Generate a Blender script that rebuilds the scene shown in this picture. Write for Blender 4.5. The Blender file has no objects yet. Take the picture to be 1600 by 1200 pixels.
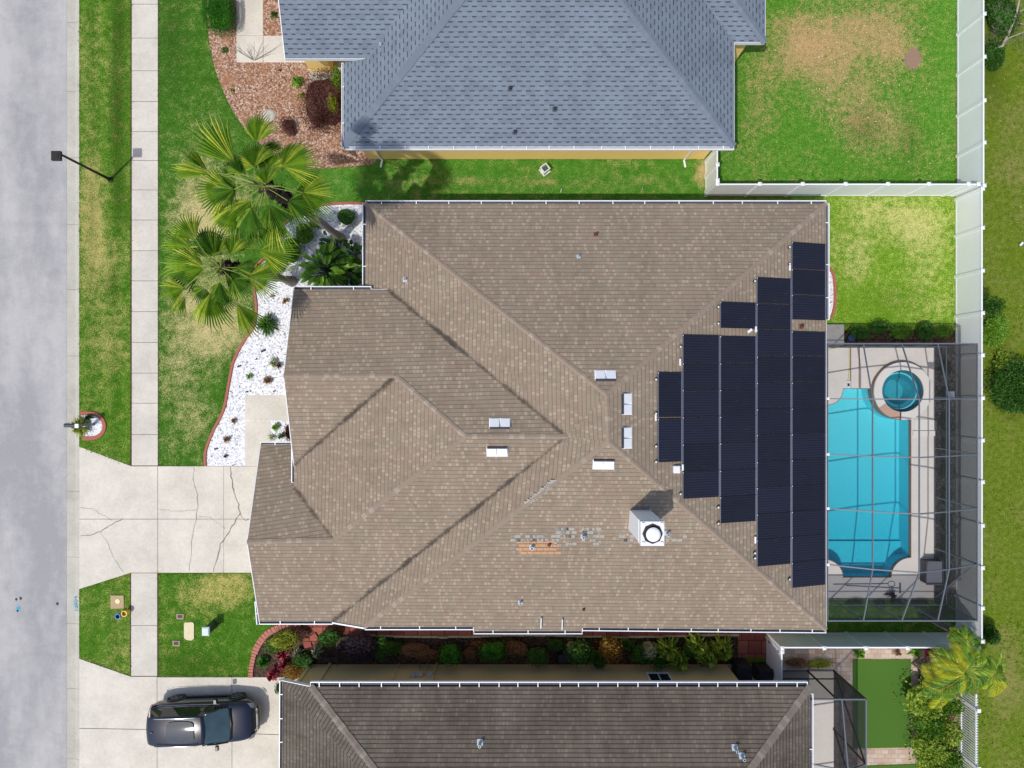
import bpy, math, random
from mathutils import Vector, Matrix
random.seed(7)
R = math.radians
sc = bpy.context.scene
col = sc.collection

# ---------------------------------------------------------------- camera, sky, sun
CAMH, FPX = 32.0, 1088.0
cam_d = bpy.data.cameras.new("camera"); cam = bpy.data.objects.new("camera", cam_d); col.objects.link(cam)
cam.location = (0, 0, CAMH); cam.rotation_euler = (0, 0, 0)
cam_d.sensor_width = 36; cam_d.lens = FPX / 1600 * 36; cam_d.clip_end = 1500; cam_d.clip_start = 0.5
sc.camera = cam
SUN_EL = 62.5
w = bpy.data.worlds.new("World"); sc.world = w; w.use_nodes = True
wt = w.node_tree; bg = wt.nodes['Background']
sky = wt.nodes.new('ShaderNodeTexSky'); sky.sky_type = 'NISHITA'; sky.sun_disc = False
sky.sun_elevation = R(SUN_EL); sky.sun_rotation = R(225); sky.dust_density = 2.0
wt.links.new(sky.outputs[0], bg.inputs[0]); bg.inputs[1].default_value = 0.15
sd = bpy.data.lights.new("sun", 'SUN'); so = bpy.data.objects.new("sun", sd); col.objects.link(so)
sd.energy = 3.1; sd.angle = R(0.6); sd.color = (1, .955, .88)
ce = math.cos(R(SUN_EL))
so.rotation_euler = Vector((-ce*.7071, -ce*.7071, math.sin(R(SUN_EL)))).to_track_quat('Z', 'Y').to_euler()
sc.view_settings.view_transform = 'Standard'; sc.view_settings.look = 'None'
sc.view_settings.exposure = 0.0; sc.view_settings.gamma = 1

# ---------------------------------------------------------------- helpers
def P(px, py, z=0.0):
    return Vector(((px-800)*(CAMH-z)/FPX, (600-py)*(CAMH-z)/FPX, z))
def pl(pts, z=0.0): return [P(a, b, z).to_2d() for a, b in pts]
def lin(c): c /= 255; return c/12.92 if c <= .04045 else ((c+.055)/1.055)**2.4
def S(r, g, b, k=.8): return (lin(r)*k, lin(g)*k, lin(b)*k, 1)
OFF = {}
def tag(o, label=None, cat=None, group=None, kind=None):
    if label: o['label'] = label
    if cat: o['category'] = cat
    if group: o['group'] = group
    if kind: o['kind'] = kind
    return o
def thing(name, loc, label, cat, group=None):
    o = bpy.data.objects.new(name, None); col.objects.link(o); o.location = loc
    OFF[o] = Vector(loc); o.empty_display_size = .2
    return tag(o, label, cat, group)
class MB:
    def __init__(s): s.v = []; s.f = []; s.uv = None; s.sm = False
    def add(s, vs, fs):
        n = len(s.v); s.v += [Vector(v) for v in vs]; s.f += [tuple(n+i for i in f) for f in fs]; return s
    def box(s, a, b):
        x0, y0, z0 = a; x1, y1, z1 = b
        return s.add([(x0,y0,z0),(x1,y0,z0),(x1,y1,z0),(x0,y1,z0),(x0,y0,z1),(x1,y0,z1),(x1,y1,z1),(x0,y1,z1)],
              [(0,3,2,1),(4,5,6,7),(0,1,5,4),(1,2,6,5),(2,3,7,6),(3,0,4,7)])
    def fbox(s, o, u, v, n, a, b, c, taper=None):
        pts = []
        for cc in c:
            for (aa, bb) in ((a[0],b[0]),(a[1],b[0]),(a[1],b[1]),(a[0],b[1])):
                k = 1
                if taper and cc == c[1]: k = taper
                am, bm = sum(a)/2, sum(b)/2
                pts.append(o + u*(am+(aa-am)*k) + v*(bm+(bb-bm)*k) + n*cc)
        return s.add(pts, [(0,3,2,1),(4,5,6,7),(0,1,5,4),(1,2,6,5),(2,3,7,6),(3,0,4,7)])
    def prism(s, poly, z0, z1):
        n = len(poly); ar = sum(poly[i][0]*poly[(i+1)%n][1]-poly[(i+1)%n][0]*poly[i][1] for i in range(n))
        if ar < 0: poly = poly[::-1]
        vs = [(p[0],p[1],z0) for p in poly]+[(p[0],p[1],z1) for p in poly]
        fs = [tuple(range(n))[::-1], tuple(range(n,2*n))]+[(i,(i+1)%n,n+(i+1)%n,n+i) for i in range(n)]
        return s.add(vs, fs)
    def tube(s, pts, r, n=8, caps=True):
        pts = [Vector(p) for p in pts]; rs = r if isinstance(r, (list,tuple)) else [r]*len(pts)
        base = len(s.v); prev = None
        for i, p in enumerate(pts):
            d = (pts[min(i+1,len(pts)-1)]-pts[max(i-1,0)]).normalized()
            a = Vector((0,0,1)) if abs(d.z) < .9 else Vector((1,0,0))
            if prev is not None: a = prev
            x = (a-d*a.dot(d)).normalized(); prev = x; y = d.cross(x)
            for k in range(n):
                t = 2*math.pi*k/n; s.v.append(p+(x*math.cos(t)+y*math.sin(t))*rs[i])
        for i in range(len(pts)-1):
            for k in range(n):
                a = base+i*n+k; b = base+i*n+(k+1)%n
                s.f.append((a,b,b+n,a+n))
        if caps:
            s.f.append(tuple(base+k for k in range(n))[::-1]); s.f.append(tuple(base+(len(pts)-1)*n+k for k in range(n)))
        return s
    def bar(s, a, b, wd, ht=None):
        a = Vector(a); b = Vector(b); d = (b-a); L = d.length; d.normalize()
        up = Vector((0,0,1)) if abs(d.z) < .95 else Vector((1,0,0))
        u = d.cross(up).normalized(); n = u.cross(d); ht = ht or wd
        return s.fbox(a, u, d, n, (-wd/2,wd/2), (0,L), (-ht/2,ht/2))
    def lathe(s, c, prof, n=20):
        c = Vector(c); base = len(s.v)
        for r, z in prof:
            for k in range(n):
                t = 2*math.pi*k/n; s.v.append(c+Vector((r*math.cos(t), r*math.sin(t), z)))
        for i in range(len(prof)-1):
            for k in range(n):
                a = base+i*n+k; b = base+i*n+(k+1)%n; s.f.append((a,b,b+n,a+n))
        s.f.append(tuple(base+k for k in range(n))[::-1]); s.f.append(tuple(base+(len(prof)-1)*n+k for k in range(n)))
        return s
    def build(s, name, mat, parent=None, smooth=False, subsurf=0, kind=None):
        me = bpy.data.meshes.new(name)
        off = OFF.get(parent, Vector((0,0,0))) if parent else Vector((0,0,0))
        me.from_pydata([tuple(v-off) for v in s.v], [], s.f); me.update()
        if mat:
            for m in (mat if isinstance(mat, list) else [mat]): me.materials.append(m)
        if s.uv:
            l = me.uv_layers.new(name='UVMap')
            for i, p in enumerate(me.polygons):
                for li, vi in zip(p.loop_indices, p.vertices): l.data[li].uv = s.uv(i, me.vertices[vi].co+off)
        if smooth or s.sm: me.polygons.foreach_set('use_smooth', [True]*len(me.polygons))
        o = bpy.data.objects.new(name, me); col.objects.link(o)
        if parent: o.parent = parent; OFF[o] = off
        if subsurf:
            m = o.modifiers.new('sub', 'SUBSURF'); m.levels = subsurf; m.render_levels = subsurf
        if kind: o['kind'] = kind
        return o
    def solo(s, name, mat, label, cat, group=None, smooth=False, subsurf=0):
        xs = [v.x for v in s.v]; ys = [v.y for v in s.v]; zs = [v.z for v in s.v]
        c = Vector(((min(xs)+max(xs))/2, (min(ys)+max(ys))/2, min(zs)))
        s.v = [v-c for v in s.v]
        o = s.build(name, mat, None, smooth, subsurf); o.location = c
        return tag(o, label, cat, group)

# ---- node materials
class NM:
    def __init__(s, name):
        s.m = bpy.data.materials.new(name); s.m.use_nodes = True; s.t = s.m.node_tree
        s.b = s.t.nodes['Principled BSDF']; s.out = s.t.nodes['Material Output']
        s.geo = s.t.nodes.new('ShaderNodeNewGeometry')
        s.pos = s.geo.outputs['Position']
    def n(s, typ, ins=None, **pr):
        nd = s.t.nodes.new('ShaderNode'+typ)
        for k, v in pr.items(): setattr(nd, k, v)
        for k, v in (ins or {}).items():
            i = nd.inputs[k]
            if isinstance(v, bpy.types.NodeSocket): s.t.links.new(v, i)
            else: i.default_value = v
        return nd
    def math(s, op, a, b=0.0, c=0.0, clamp=False):
        return s.n('Math', {0:a, 1:b, 2:c}, operation=op, use_clamp=clamp).outputs[0]
    def noise(s, scale, detail=3, rough=.6, vec=None, dist=0):
        return s.n('TexNoise', {'Vector': vec or s.pos, 'Scale': scale, 'Detail': detail, 'Roughness': rough, 'Distortion': dist}).outputs[0]
    def mapv(s, scale, vec=None, rot=(0,0,0)):
        return s.n('Mapping', {'Vector': vec or s.pos, 'Scale': scale, 'Rotation': rot}).outputs[0]
    def mix(s, f, a, b, blend='MIX'):
        nd = s.n('Mix', data_type='RGBA', blend_type=blend)
        for i, v in ((0,f),(6,a),(7,b)):
            if isinstance(v, bpy.types.NodeSocket): s.t.links.new(v, nd.inputs[i])
            else: nd.inputs[i].default_value = v
        return nd.outputs[2]
    def ramp(s, f, stops, interp='LINEAR'):
        nd = s.n('ValToRGB', {0: f}); r = nd.color_ramp; r.interpolation = interp
        while len(r.elements) < len(stops): r.elements.new(.5)
        for e, (p, c) in zip(r.elements, stops): e.position = p; e.color = c if len(c) == 4 else (*c, 1)
        return nd.outputs[0]
    def mr(s, v, a, b, c=0., d=1.):
        return s.n('MapRange', {0:v, 1:a, 2:b, 3:c, 4:d}).outputs[0]
    def bump(s, h, strength=.5, dist=.02):
        s.t.links.new(s.n('Bump', {'Height': h, 'Strength': strength, 'Distance': dist}).outputs[0], s.b.inputs['Normal'])
    def fin(s, colr, rough=.9, metal=0, spec=None):
        if isinstance(colr, bpy.types.NodeSocket): s.t.links.new(colr, s.b.inputs['Base Color'])
        else: s.b.inputs['Base Color'].default_value = colr
        if isinstance(rough, bpy.types.NodeSocket): s.t.links.new(rough, s.b.inputs['Roughness'])
        else: s.b.inputs['Roughness'].default_value = rough
        s.b.inputs['Metallic'].default_value = metal
        if spec is not None: s.b.inputs['Specular IOR Level'].default_value = spec
        return s.m

def plain(name, c, rough=.6, metal=0, var=.15, scale=6, spec=None):
    n = NM(name); f = n.noise(scale, 4)
    d = tuple(x*(1-var) for x in c[:3])+(1,); l = tuple(min(1, x*(1+var)) for x in c[:3])+(1,)
    return n.fin(n.mix(f, d, l), rough, metal, spec)
def lawn(name, g1, g2, dry, blobs=(), base=0.0, ns=.6, darks=(), stripe=None):
    n = NM(name)
    nl = n.noise(ns*.5, 4, .6); nm_ = n.noise(ns*4, 4, .65); nf = n.noise(16, 3, .75, n.mapv((1,1.6,1), rot=(0,0,.6)))
    nff = n.noise(34, 2, .8)
    def blob(lst, out):
        for (px, py, rx, ry, k) in lst:
            c = P(px, py)
            q = n.n('Mapping', {'Vector': n.pos, 'Location': (-c.x/rx*34, -c.y/ry*34, 0), 'Scale': (34/rx, 34/ry, 0)}).outputs[0]
            d = n.n('VectorMath', {0: q}, operation='LENGTH').outputs[1]
            out = n.math('ADD', out, n.mr(d, 1.15, .15, 0, k))
        return out
    m = blob(blobs, n.math('MULTIPLY_ADD', nl, 1.3, -.65+base))
    m = n.math('ADD', m, n.math('MULTIPLY_ADD', nm_, 1.5, -.75))
    m = n.math('ADD', m, n.math('MULTIPLY_ADD', nf, 1.3, -.65))
    m = n.math('ADD', m, n.math('MULTIPLY_ADD', nff, 2.0, -1.0))
    m = n.mr(m, .0, .85)
    up = lambda c: (c[0]*.92, c[1]*.93, c[2]*.78, 1)
    g1, g2, dry = up(g1), up(g2), tuple(x*1.08 for x in dry[:3])+(1,)
    g = n.mix(n.mr(n.math('ADD', n.math('ADD', nf, nff), n.math('MULTIPLY', nm_, .9)), .95, 1.6), g1, g2)
    c = n.mix(m, g, dry)
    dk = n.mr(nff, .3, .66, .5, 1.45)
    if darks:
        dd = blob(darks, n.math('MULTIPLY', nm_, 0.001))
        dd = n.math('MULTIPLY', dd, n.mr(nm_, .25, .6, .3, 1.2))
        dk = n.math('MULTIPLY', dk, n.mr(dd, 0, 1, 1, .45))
    if stripe:
        x = n.n('SeparateXYZ', {0: n.pos}).outputs[0]
        st = n.math('SINE', n.math('MULTIPLY_ADD', x, stripe, n.math('MULTIPLY', nm_, 2.)))
        dk = n.math('MULTIPLY', dk, n.math('MULTIPLY_ADD', st, .07, .97))
    c = n.mix(1.0, c, n.n('CombineColor', {0:dk,1:dk,2:dk}).outputs[0], 'MULTIPLY')
    n.bump(n.math('ADD', nf, nff), .6, .04)
    return n.fin(c, 1.0, spec=.1)
def leafm(name, c1, c2, c3=None, rough=.55):
    n = NM(name); r = n.geo.outputs['Random Per Island']
    c1, c2 = [tuple(min(.9,x*1.4) for x in q[:3])+(1,) for q in (c1, c2)]
    if c3: c3 = tuple(min(.9,x*1.3) for x in c3[:3])+(1,)
    st = [(0, c1), (.6, c2)] + ([(1, c3)] if c3 else [])
    c = n.ramp(r, st)
    f = n.noise(9, 2)
    c = n.mix(n.mr(f, .3, .7, 0, .35), c, tuple(x*.45 for x in c1[:3])+(1,))
    n.fin(c, rough, spec=.25)
    tr = n.n('BsdfTranslucent', {'Color': c}); mx = n.n('MixShader', {0: .22})
    n.t.links.new(n.b.outputs[0], mx.inputs[1]); n.t.links.new(tr.outputs[0], mx.inputs[2]); n.t.links.new(mx.outputs[0], n.out.inputs[0])
    return n.m
def capmat(name, c1, c2, c3):
    n = NM(name); r = n.geo.outputs['Random Per Island']; c = n.ramp(r, [(0,c1),(.85,c2),(.93,c3),(1,c3)])
    g = n.mr(n.noise(45,3,.8), .25, .75, .8, 1.15)
    return n.fin(n.mix(1.0, c, n.n('CombineColor', {0:g,1:g,2:g}).outputs[0], 'MULTIPLY'), .95, spec=.15)
def concrete(name, c, joint=None, var=.12):
    n = NM(name); a = n.noise(.7, 5, .65); b = n.noise(9, 4, .7); f = n.noise(60, 2)
    k = n.math('MULTIPLY_ADD', a, .35, n.math('MULTIPLY_ADD', b, .22, n.math('MULTIPLY', f, .18)))
    d = tuple(x*(1-var*1.7) for x in c[:3])+(1,); l = tuple(x*(1+var*.6) for x in c[:3])+(1,)
    cc = n.mix(n.mr(k, .27, .5), d, l)
    st = n.mr(n.noise(.45, 6, .75, n.mapv((1,1,1), rot=(0,0,1))), .55, .75, 0, .3)
    cc = n.mix(st, cc, (d[0]*.7, d[1]*.68, d[2]*.62, 1))
    n.bump(f, .25, .005)
    return n.fin(cc, .85, spec=.2)
def shingle(name, cols, pitch, tab, line=.55, speck=None, stain=None, dash=False, bumpk=.6, big=.25, lw=.14):
    n = NM(name); uv = n.n('TexCoord').outputs['UV']; sp = n.n('SeparateXYZ', {0: uv})
    u, v = sp.outputs[0], sp.outputs[1]
    wob = n.math('MULTIPLY_ADD', n.noise(1.2, 2, .5), .03, -.015)
    v = n.math('ADD', v, wob)
    vp = n.math('DIVIDE', v, pitch); row = n.math('FLOOR', vp); fr = n.math('SUBTRACT', vp, row)
    ro = n.n('TexWhiteNoise', {'W': row}, noise_dimensions='1D').outputs[0]
    if dash:
        half = n.math('MULTIPLY', n.math('MODULO', n.math('ABSOLUTE', row), 2.0), .5)
        up = n.math('ADD', n.math('DIVIDE', u, tab), n.math('MULTIPLY_ADD', ro, .12, half))
    else:
        up = n.math('ADD', n.math('DIVIDE', u, tab), n.math('MULTIPLY', ro, 7.3))
    ci = n.math('FLOOR', up); fu = n.math('SUBTRACT', up, ci)
    rnd = n.n('TexWhiteNoise', {'Vector': n.n('CombineXYZ', {0: ci, 1: row}).outputs[0]}, noise_dimensions='2D').outputs[0]
    if dash: c = n.ramp(rnd, cols)
    else:
        sx = n.math('SUBTRACT', 1.0, n.math('POWER', n.math('ABSOLUTE', n.math('MULTIPLY_ADD', fu, 2, -1)), 2.5))
        sy = n.math('SUBTRACT', 1.0, n.math('POWER', n.math('ABSOLUTE', n.math('MULTIPLY_ADD', fr, 2, -1)), 3.0))
        spot = n.math('MULTIPLY', n.math('MULTIPLY', sx, sy), n.mr(rnd, .66, 1.0, 0, .8))
        tint = n.mr(n.noise(1.7, 4, .7), .35, .65)
        c = n.mix(tint, cols[0][1], cols[1][1]); c = n.mix(n.math('MULTIPLY', n.mr(rnd, 0, .25, 1, 0), .35), c, cols[2][1]); c = n.mix(spot, c, cols[3][1])
    g = n.noise(45, 3, .8); gk = n.mr(g, .25, .75, .78, 1.2)
    bn = n.mr(n.noise(.5, 5, .65), .3, .7, 1-big, 1+big*.6)
    vs = n.mr(n.noise(1.0, 4, .6, n.mapv((3,.25,1), vec=uv)), .3, .7, 1-big*.5, 1+big*.35)
    k = n.math('MULTIPLY', gk, n.math('MULTIPLY', bn, vs))
    if dash:
        dj = n.n('TexWhiteNoise', {'Vector': n.n('CombineXYZ', {0: ci, 1: row, 2: 4.}).outputs[0]}, noise_dimensions='3D').outputs[0]
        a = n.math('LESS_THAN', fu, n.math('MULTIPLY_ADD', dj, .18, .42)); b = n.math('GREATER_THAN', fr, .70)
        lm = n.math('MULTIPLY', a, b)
        l2 = n.math('MULTIPLY', n.math('GREATER_THAN', fr, .9), .22)  # faint course line, shade under the butt edge put into the colour
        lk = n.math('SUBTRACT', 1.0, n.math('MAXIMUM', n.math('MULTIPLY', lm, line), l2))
    else:
        b = n.math('GREATER_THAN', fr, 1-lw); tb = n.math('MULTIPLY', n.math('LESS_THAN', fu, .1), .22)  # b paints the shadow line under each course's butt edge
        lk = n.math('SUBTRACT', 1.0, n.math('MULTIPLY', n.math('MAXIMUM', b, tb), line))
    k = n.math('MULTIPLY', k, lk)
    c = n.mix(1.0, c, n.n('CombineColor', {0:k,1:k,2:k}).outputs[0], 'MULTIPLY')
    n.bump(n.math('ADD', n.math('MULTIPLY', n.math('SUBTRACT', 1.0, fr), .8), n.math('MULTIPLY', g, .25)), bumpk, .012)
    return n.fin(c, .95, spec=.15)
def voro(name, scale, stops, rough=.8, bump=.6, edge=.35, big=None):
    n = NM(name)
    wv = n.n('VectorMath', {0: n.pos, 1: n.n('VectorMath', {0: n.n('TexNoise', {'Vector': n.pos, 'Scale': scale*.7}).outputs[1], 1: (.06,.06,0)}, operation='MULTIPLY').outputs[0]}, operation='ADD').outputs[0]
    v = n.n('TexVoronoi', {'Vector': wv, 'Scale': scale}); r = n.n('SeparateColor', {0: v.outputs[1]}).outputs[0]
    c = n.ramp(r, stops)
    e = n.mr(v.outputs[0], .35, .75, 1, 1-edge)
    if big:
        b = n.noise(.8, 5, .65); c = n.mix(n.mr(b, .5, .68), c, big)
    c = n.mix(1.0, c, n.n('CombineColor', {0:e,1:e,2:e}).outputs[0], 'MULTIPLY')
    n.bump(v.outputs[0], bump, -.02)
    return n.fin(c, rough, spec=.3)
def bricky(name, c1, c2, c3, bw, rh, mort, ms=.01, rot=0):
    n = NM(name); q = n.mapv((1,1,1), rot=(0,0,rot))
    t = n.n('TexBrick', {'Vector': q, 'Color1': (0,0,0,1), 'Color2': (1,1,1,1), 'Mortar': (.5,.5,.5,1), 'Scale': 1., 'Brick Width': bw, 'Row Height': rh, 'Mortar Size': ms})
    c = n.ramp(t.outputs[0], [(0, c1), (.5, c2), (1, c3)])
    c = n.mix(t.outputs[1], c, mort)
    c = n.mix(n.mr(n.noise(3, 4), .3, .7, 0, .3), c, tuple(x*.5 for x in c1[:3])+(1,))
    return n.fin(c, .85, spec=.2)

M = {}
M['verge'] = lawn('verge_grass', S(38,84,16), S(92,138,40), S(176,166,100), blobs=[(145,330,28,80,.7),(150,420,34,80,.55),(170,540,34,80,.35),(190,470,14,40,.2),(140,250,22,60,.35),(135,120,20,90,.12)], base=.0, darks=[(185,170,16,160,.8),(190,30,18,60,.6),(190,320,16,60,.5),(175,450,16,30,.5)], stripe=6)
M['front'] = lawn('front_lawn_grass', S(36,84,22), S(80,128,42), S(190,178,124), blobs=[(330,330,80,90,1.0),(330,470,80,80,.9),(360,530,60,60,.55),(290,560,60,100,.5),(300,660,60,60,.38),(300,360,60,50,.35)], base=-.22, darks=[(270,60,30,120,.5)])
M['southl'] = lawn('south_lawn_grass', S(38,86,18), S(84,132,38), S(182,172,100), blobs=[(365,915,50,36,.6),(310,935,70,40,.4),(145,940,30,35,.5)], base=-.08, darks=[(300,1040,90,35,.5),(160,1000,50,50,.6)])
M['side'] = lawn('side_yard_grass', S(44,100,30), S(92,150,54), S(186,166,116), blobs=[(1095,268,14,30,1.1),(800,285,300,8,.25)], base=-.12)
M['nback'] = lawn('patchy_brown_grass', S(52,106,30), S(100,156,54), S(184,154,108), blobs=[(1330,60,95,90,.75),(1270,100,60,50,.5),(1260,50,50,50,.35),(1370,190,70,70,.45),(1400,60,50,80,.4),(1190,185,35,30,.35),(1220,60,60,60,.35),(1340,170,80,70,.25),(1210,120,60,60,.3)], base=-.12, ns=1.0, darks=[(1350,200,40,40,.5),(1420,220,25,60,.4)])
M['oback'] = lawn('bright_lawn_grass', S(74,128,28), S(130,170,48), S(196,192,120), blobs=[(1350,350,70,55,.4),(1440,380,60,60,.45),(1400,330,90,40,.35),(1340,410,40,40,.25),(1460,450,40,40,.2)], base=-.05, ns=.9, darks=[(1390,470,60,30,.3)])
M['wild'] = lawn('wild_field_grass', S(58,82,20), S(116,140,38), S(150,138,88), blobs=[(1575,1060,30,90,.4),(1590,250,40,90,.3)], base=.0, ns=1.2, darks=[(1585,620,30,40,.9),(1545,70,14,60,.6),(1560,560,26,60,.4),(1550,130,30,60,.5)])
M['turf'] = plain('artificial_turf', S(80,118,48), .95, var=.22, scale=60, spec=.1)
def asphalt():
    n = NM('asphalt'); f = n.noise(70, 3, .8); b_ = n.noise(.22, 5, .6, n.mapv((1.6,.5,1))); m_ = n.noise(1.4, 4, .7)
    c = n.mix(n.mr(n.math('MULTIPLY_ADD', m_, .35, b_), .56, .8), S(178,177,178), S(216,213,210))
    c = n.mix(n.mr(f, .35, .7, 0, .8), c, S(126,127,133)); c = n.mix(n.mr(n.noise(11,3,.8), .62, .72, 0, .35), c, S(226,226,230))
    n.bump(f, .4, .01); return n.fin(c, .85, spec=.25)
M['asphalt'] = asphalt()
M['gutterc'] = concrete('kerb_concrete', S(206,202,190), var=.16)
M['conc'] = concrete('driveway_concrete', S(228,221,208,.83), var=.15)
M['walk'] = concrete('sidewalk_concrete', S(222,215,203,.83), var=.15)
M['deck'] = concrete('pool_deck_concrete', S(240,234,228), var=.07)
M['joint'] = plain('joint_dark', S(110,106,98), .9)
M['dirtline'] = plain('dirt_edge', S(84,66,44), .95, var=.4, scale=8)
M['crack'] = plain('crack_dark', S(132,128,120), .95)
M['mulch'] = voro('bark_mulch', 17, [(0,S(130,92,72)),(.4,S(172,128,102)),(.75,S(202,164,140)),(1,S(232,206,186))], edge=.4, big=S(178,128,92))
M['pebble'] = voro('white_pebbles', 15, [(0,S(198,202,212)),(.3,S(240,242,248,.86)),(.93,S(255,255,255,.88)),(1,S(140,138,146))], edge=.28)
M['gravel'] = voro('grey_gravel', 14, [(0,S(80,76,70)),(.5,S(130,124,116)),(1,S(196,190,184))], edge=.4)
M['soil'] = voro('dark_soil', 16, [(0,S(46,36,28)),(.6,S(78,58,44)),(1,S(112,84,66))], edge=.4)
M['redpav'] = bricky('red_pavers', S(150,84,74), S(170,98,86), S(184,112,98), .62, .62, S(90,50,44), .02)
M['pinkpav'] = bricky('blush_pavers', S(206,180,160), S(222,204,188), S(186,150,130), .32, .2, S(160,140,120), .008)
M['curb'] = plain('terracotta_curb', S(176,104,86), .85, var=.15, scale=12)
M['cream'] = plain('cream_edging_stone', S(205,190,150), .85, var=.2, scale=9)
M['brick'] = plain('red_block', S(190,122,106), .85, var=.2, scale=9)
BR = [(0,S(151,133,117,.88)),(0,S(146,134,117,.88)),(0,S(126,112,99,.88)),(1,S(180,164,143,.88))]
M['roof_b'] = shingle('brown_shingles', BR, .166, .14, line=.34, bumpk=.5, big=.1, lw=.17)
M['cap_b'] = capmat('brown_cap_shingles', S(150,134,119,.84), S(155,139,124,.84), S(168,155,141,.84))
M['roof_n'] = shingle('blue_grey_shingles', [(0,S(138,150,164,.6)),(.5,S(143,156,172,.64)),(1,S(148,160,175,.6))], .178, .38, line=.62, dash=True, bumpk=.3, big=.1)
M['cap_n'] = capmat('blue_cap_shingles', S(138,150,166,.58), S(142,154,170,.58), S(147,159,175,.58))
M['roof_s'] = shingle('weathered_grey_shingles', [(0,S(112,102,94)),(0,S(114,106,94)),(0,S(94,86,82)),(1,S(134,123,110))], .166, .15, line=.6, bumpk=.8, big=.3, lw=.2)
M['cap_s'] = capmat('grey_cap_shingles', S(126,116,106), S(138,128,118), S(150,140,130))
M['white'] = plain('white_painted_metal', S(244,246,250,.85), .45, var=.04)
M['fascia'] = plain('white_trim', S(236,238,242,.85), .6, var=.05)
M['gutin'] = plain('gutter_trough', S(58,64,84), .6, var=.35, scale=3)  # dark tone paints in the shadow inside the white gutters
M['vinyl'] = plain('white_vinyl', S(240,243,246,.95), .45, var=.05, scale=1.5)
M['yellow'] = plain('yellow_stucco', S(255,214,132,1.), .9, var=.06)
M['tan'] = plain('tan_stucco', S(218,194,138,.95), .9, var=.08, scale=2)
M['beige'] = plain('beige_stucco', S(214,196,166,.8), .9, var=.06)
M['glassd'] = plain('window_glass', S(40,52,60), .08, var=.2)
M['door'] = plain('panel_door', S(226,222,212), .6, var=.05)
M['bronze'] = plain('dark_bronze_metal', S(40,38,38), .5, .3)
M['black'] = plain('black_plastic', S(22,22,24), .5)
M['solar'] = None
def solar():
    n = NM('ribbed_black_collector'); x = n.n('SeparateXYZ', {0: n.pos})
    st = n.math('SINE', n.math('MULTIPLY', x.outputs[1], 2*math.pi/.10))
    sc_ = n.mr(n.noise(1.6, 3, .7, n.mapv((1.2,14,1))), .62, .72, 0, .5)
    orr = n.n('ObjectInfo').outputs['Random']; c = n.mix(n.mr(st, -1, 1), S(12,14,34), n.mix(orr, S(17,19,36), S(36,39,62)))
    c = n.mix(n.mr(n.noise(1.1, 3), .35, .65, 0, .5), c, S(28,30,42))
    c = n.mix(n.math('MULTIPLY', sc_, n.mr(n.noise(3,3),.5,.7)), c, S(110,112,124))
    n.bump(st, .5, .01)
    return n.fin(c, .55, spec=.4)
M['solar'] = solar()
M['hdr'] = plain('header_pipe_plastic', S(84,92,112), .5)
M['pvc'] = plain('white_pvc', S(236,238,240), .4, var=.05)
M['alu'] = plain('cage_aluminium', S(108,116,126), .55, .1, var=.1)
def screen(name, op):
    n = NM(name); n.fin(S(38,42,46), .8)
    tr = n.n('BsdfTransparent'); mx = n.n('MixShader', {0: op})
    n.t.links.new(tr.outputs[0], mx.inputs[1]); n.t.links.new(n.b.outputs[0], mx.inputs[2]); n.t.links.new(mx.outputs[0], n.out.inputs[0])
    return n.m
M['scr'] = screen('roof_screen_mesh', .16); M['scrw'] = screen('wall_screen_mesh', .66); M['scrd'] = screen('dark_screen_mesh', .72)
def shell():
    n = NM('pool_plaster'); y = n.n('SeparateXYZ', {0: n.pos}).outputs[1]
    c = n.mix(n.mr(y, -7, .5), S(24,176,200,1.08), S(112,214,224,1.08)); c = n.mix(n.mr(n.noise(5,3,.6,None,1.5), .4, .65, 0, .22), c, S(126,206,212))  # pale mottle painted in for rippled light on the pool floor
    n.n('TexNoise'); return n.fin(c, .7)
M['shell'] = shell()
M['step'] = plain('pool_step_plaster', S(26,128,152,.9), .7, var=.05)
def water():
    n = NM('pool_water'); n.bump(n.noise(4.5, 4, .6, n.mapv((1,.55,1)), 2.0), .4, .07)
    tr = n.n('BsdfTransparent', {0: (.80,.97,.99,1)}); gl = n.n('BsdfGlossy', {'Roughness': .04})
    lw = n.n('Fresnel', {'IOR': 1.33}); mx = n.n('MixShader', {0: lw.outputs[0]})
    n.t.links.new(n.t.nodes['Bump'].outputs[0], gl.inputs['Normal']); n.t.links.new(n.t.nodes['Bump'].outputs[0], lw.inputs['Normal'])
    n.t.links.new(tr.outputs[0], mx.inputs[1]); n.t.links.new(gl.outputs[0], mx.inputs[2]); n.t.links.new(mx.outputs[0], n.out.inputs[0])
    return n.m
M['water'] = water()
M['tile'] = plain('pool_tile', S(150,112,96), .5, var=.2, scale=10)
M['coping'] = concrete('light_coping', S(246,242,236), var=.05)
M['palm'] = leafm('fan_palm_leaf', S(84,126,28), S(142,176,48), S(206,212,88))
M['palmd'] = leafm('fan_palm_leaf_dark', S(50,92,24), S(94,138,38), S(156,180,66))
M['petiole'] = plain('petiole', S(132,150,66), .5)
M['trunk'] = plain('palm_trunk', S(142,132,124), .95, var=.35, scale=9)
M['boots'] = plain('palm_boots', S(72,56,50), .95, var=.5, scale=14)  # windscreen's patchy teal holds a painted reflection
L = {}
L['green'] = leafm('green_leaves', S(30,66,20), S(58,100,32), S(90,136,50))
L['box'] = leafm('boxwood_leaves', S(52,92,20), S(84,124,30), S(116,152,44))
L['lime'] = leafm('lime_leaves', S(64,112,26), S(104,150,40), S(160,190,70))
L['bright'] = leafm('hedge_leaves', S(30,84,12), S(52,116,20), S(80,146,36))
L['maroon'] = leafm('maroon_leaves', S(66,34,38), S(100,50,54), S(106,96,58))
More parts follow.
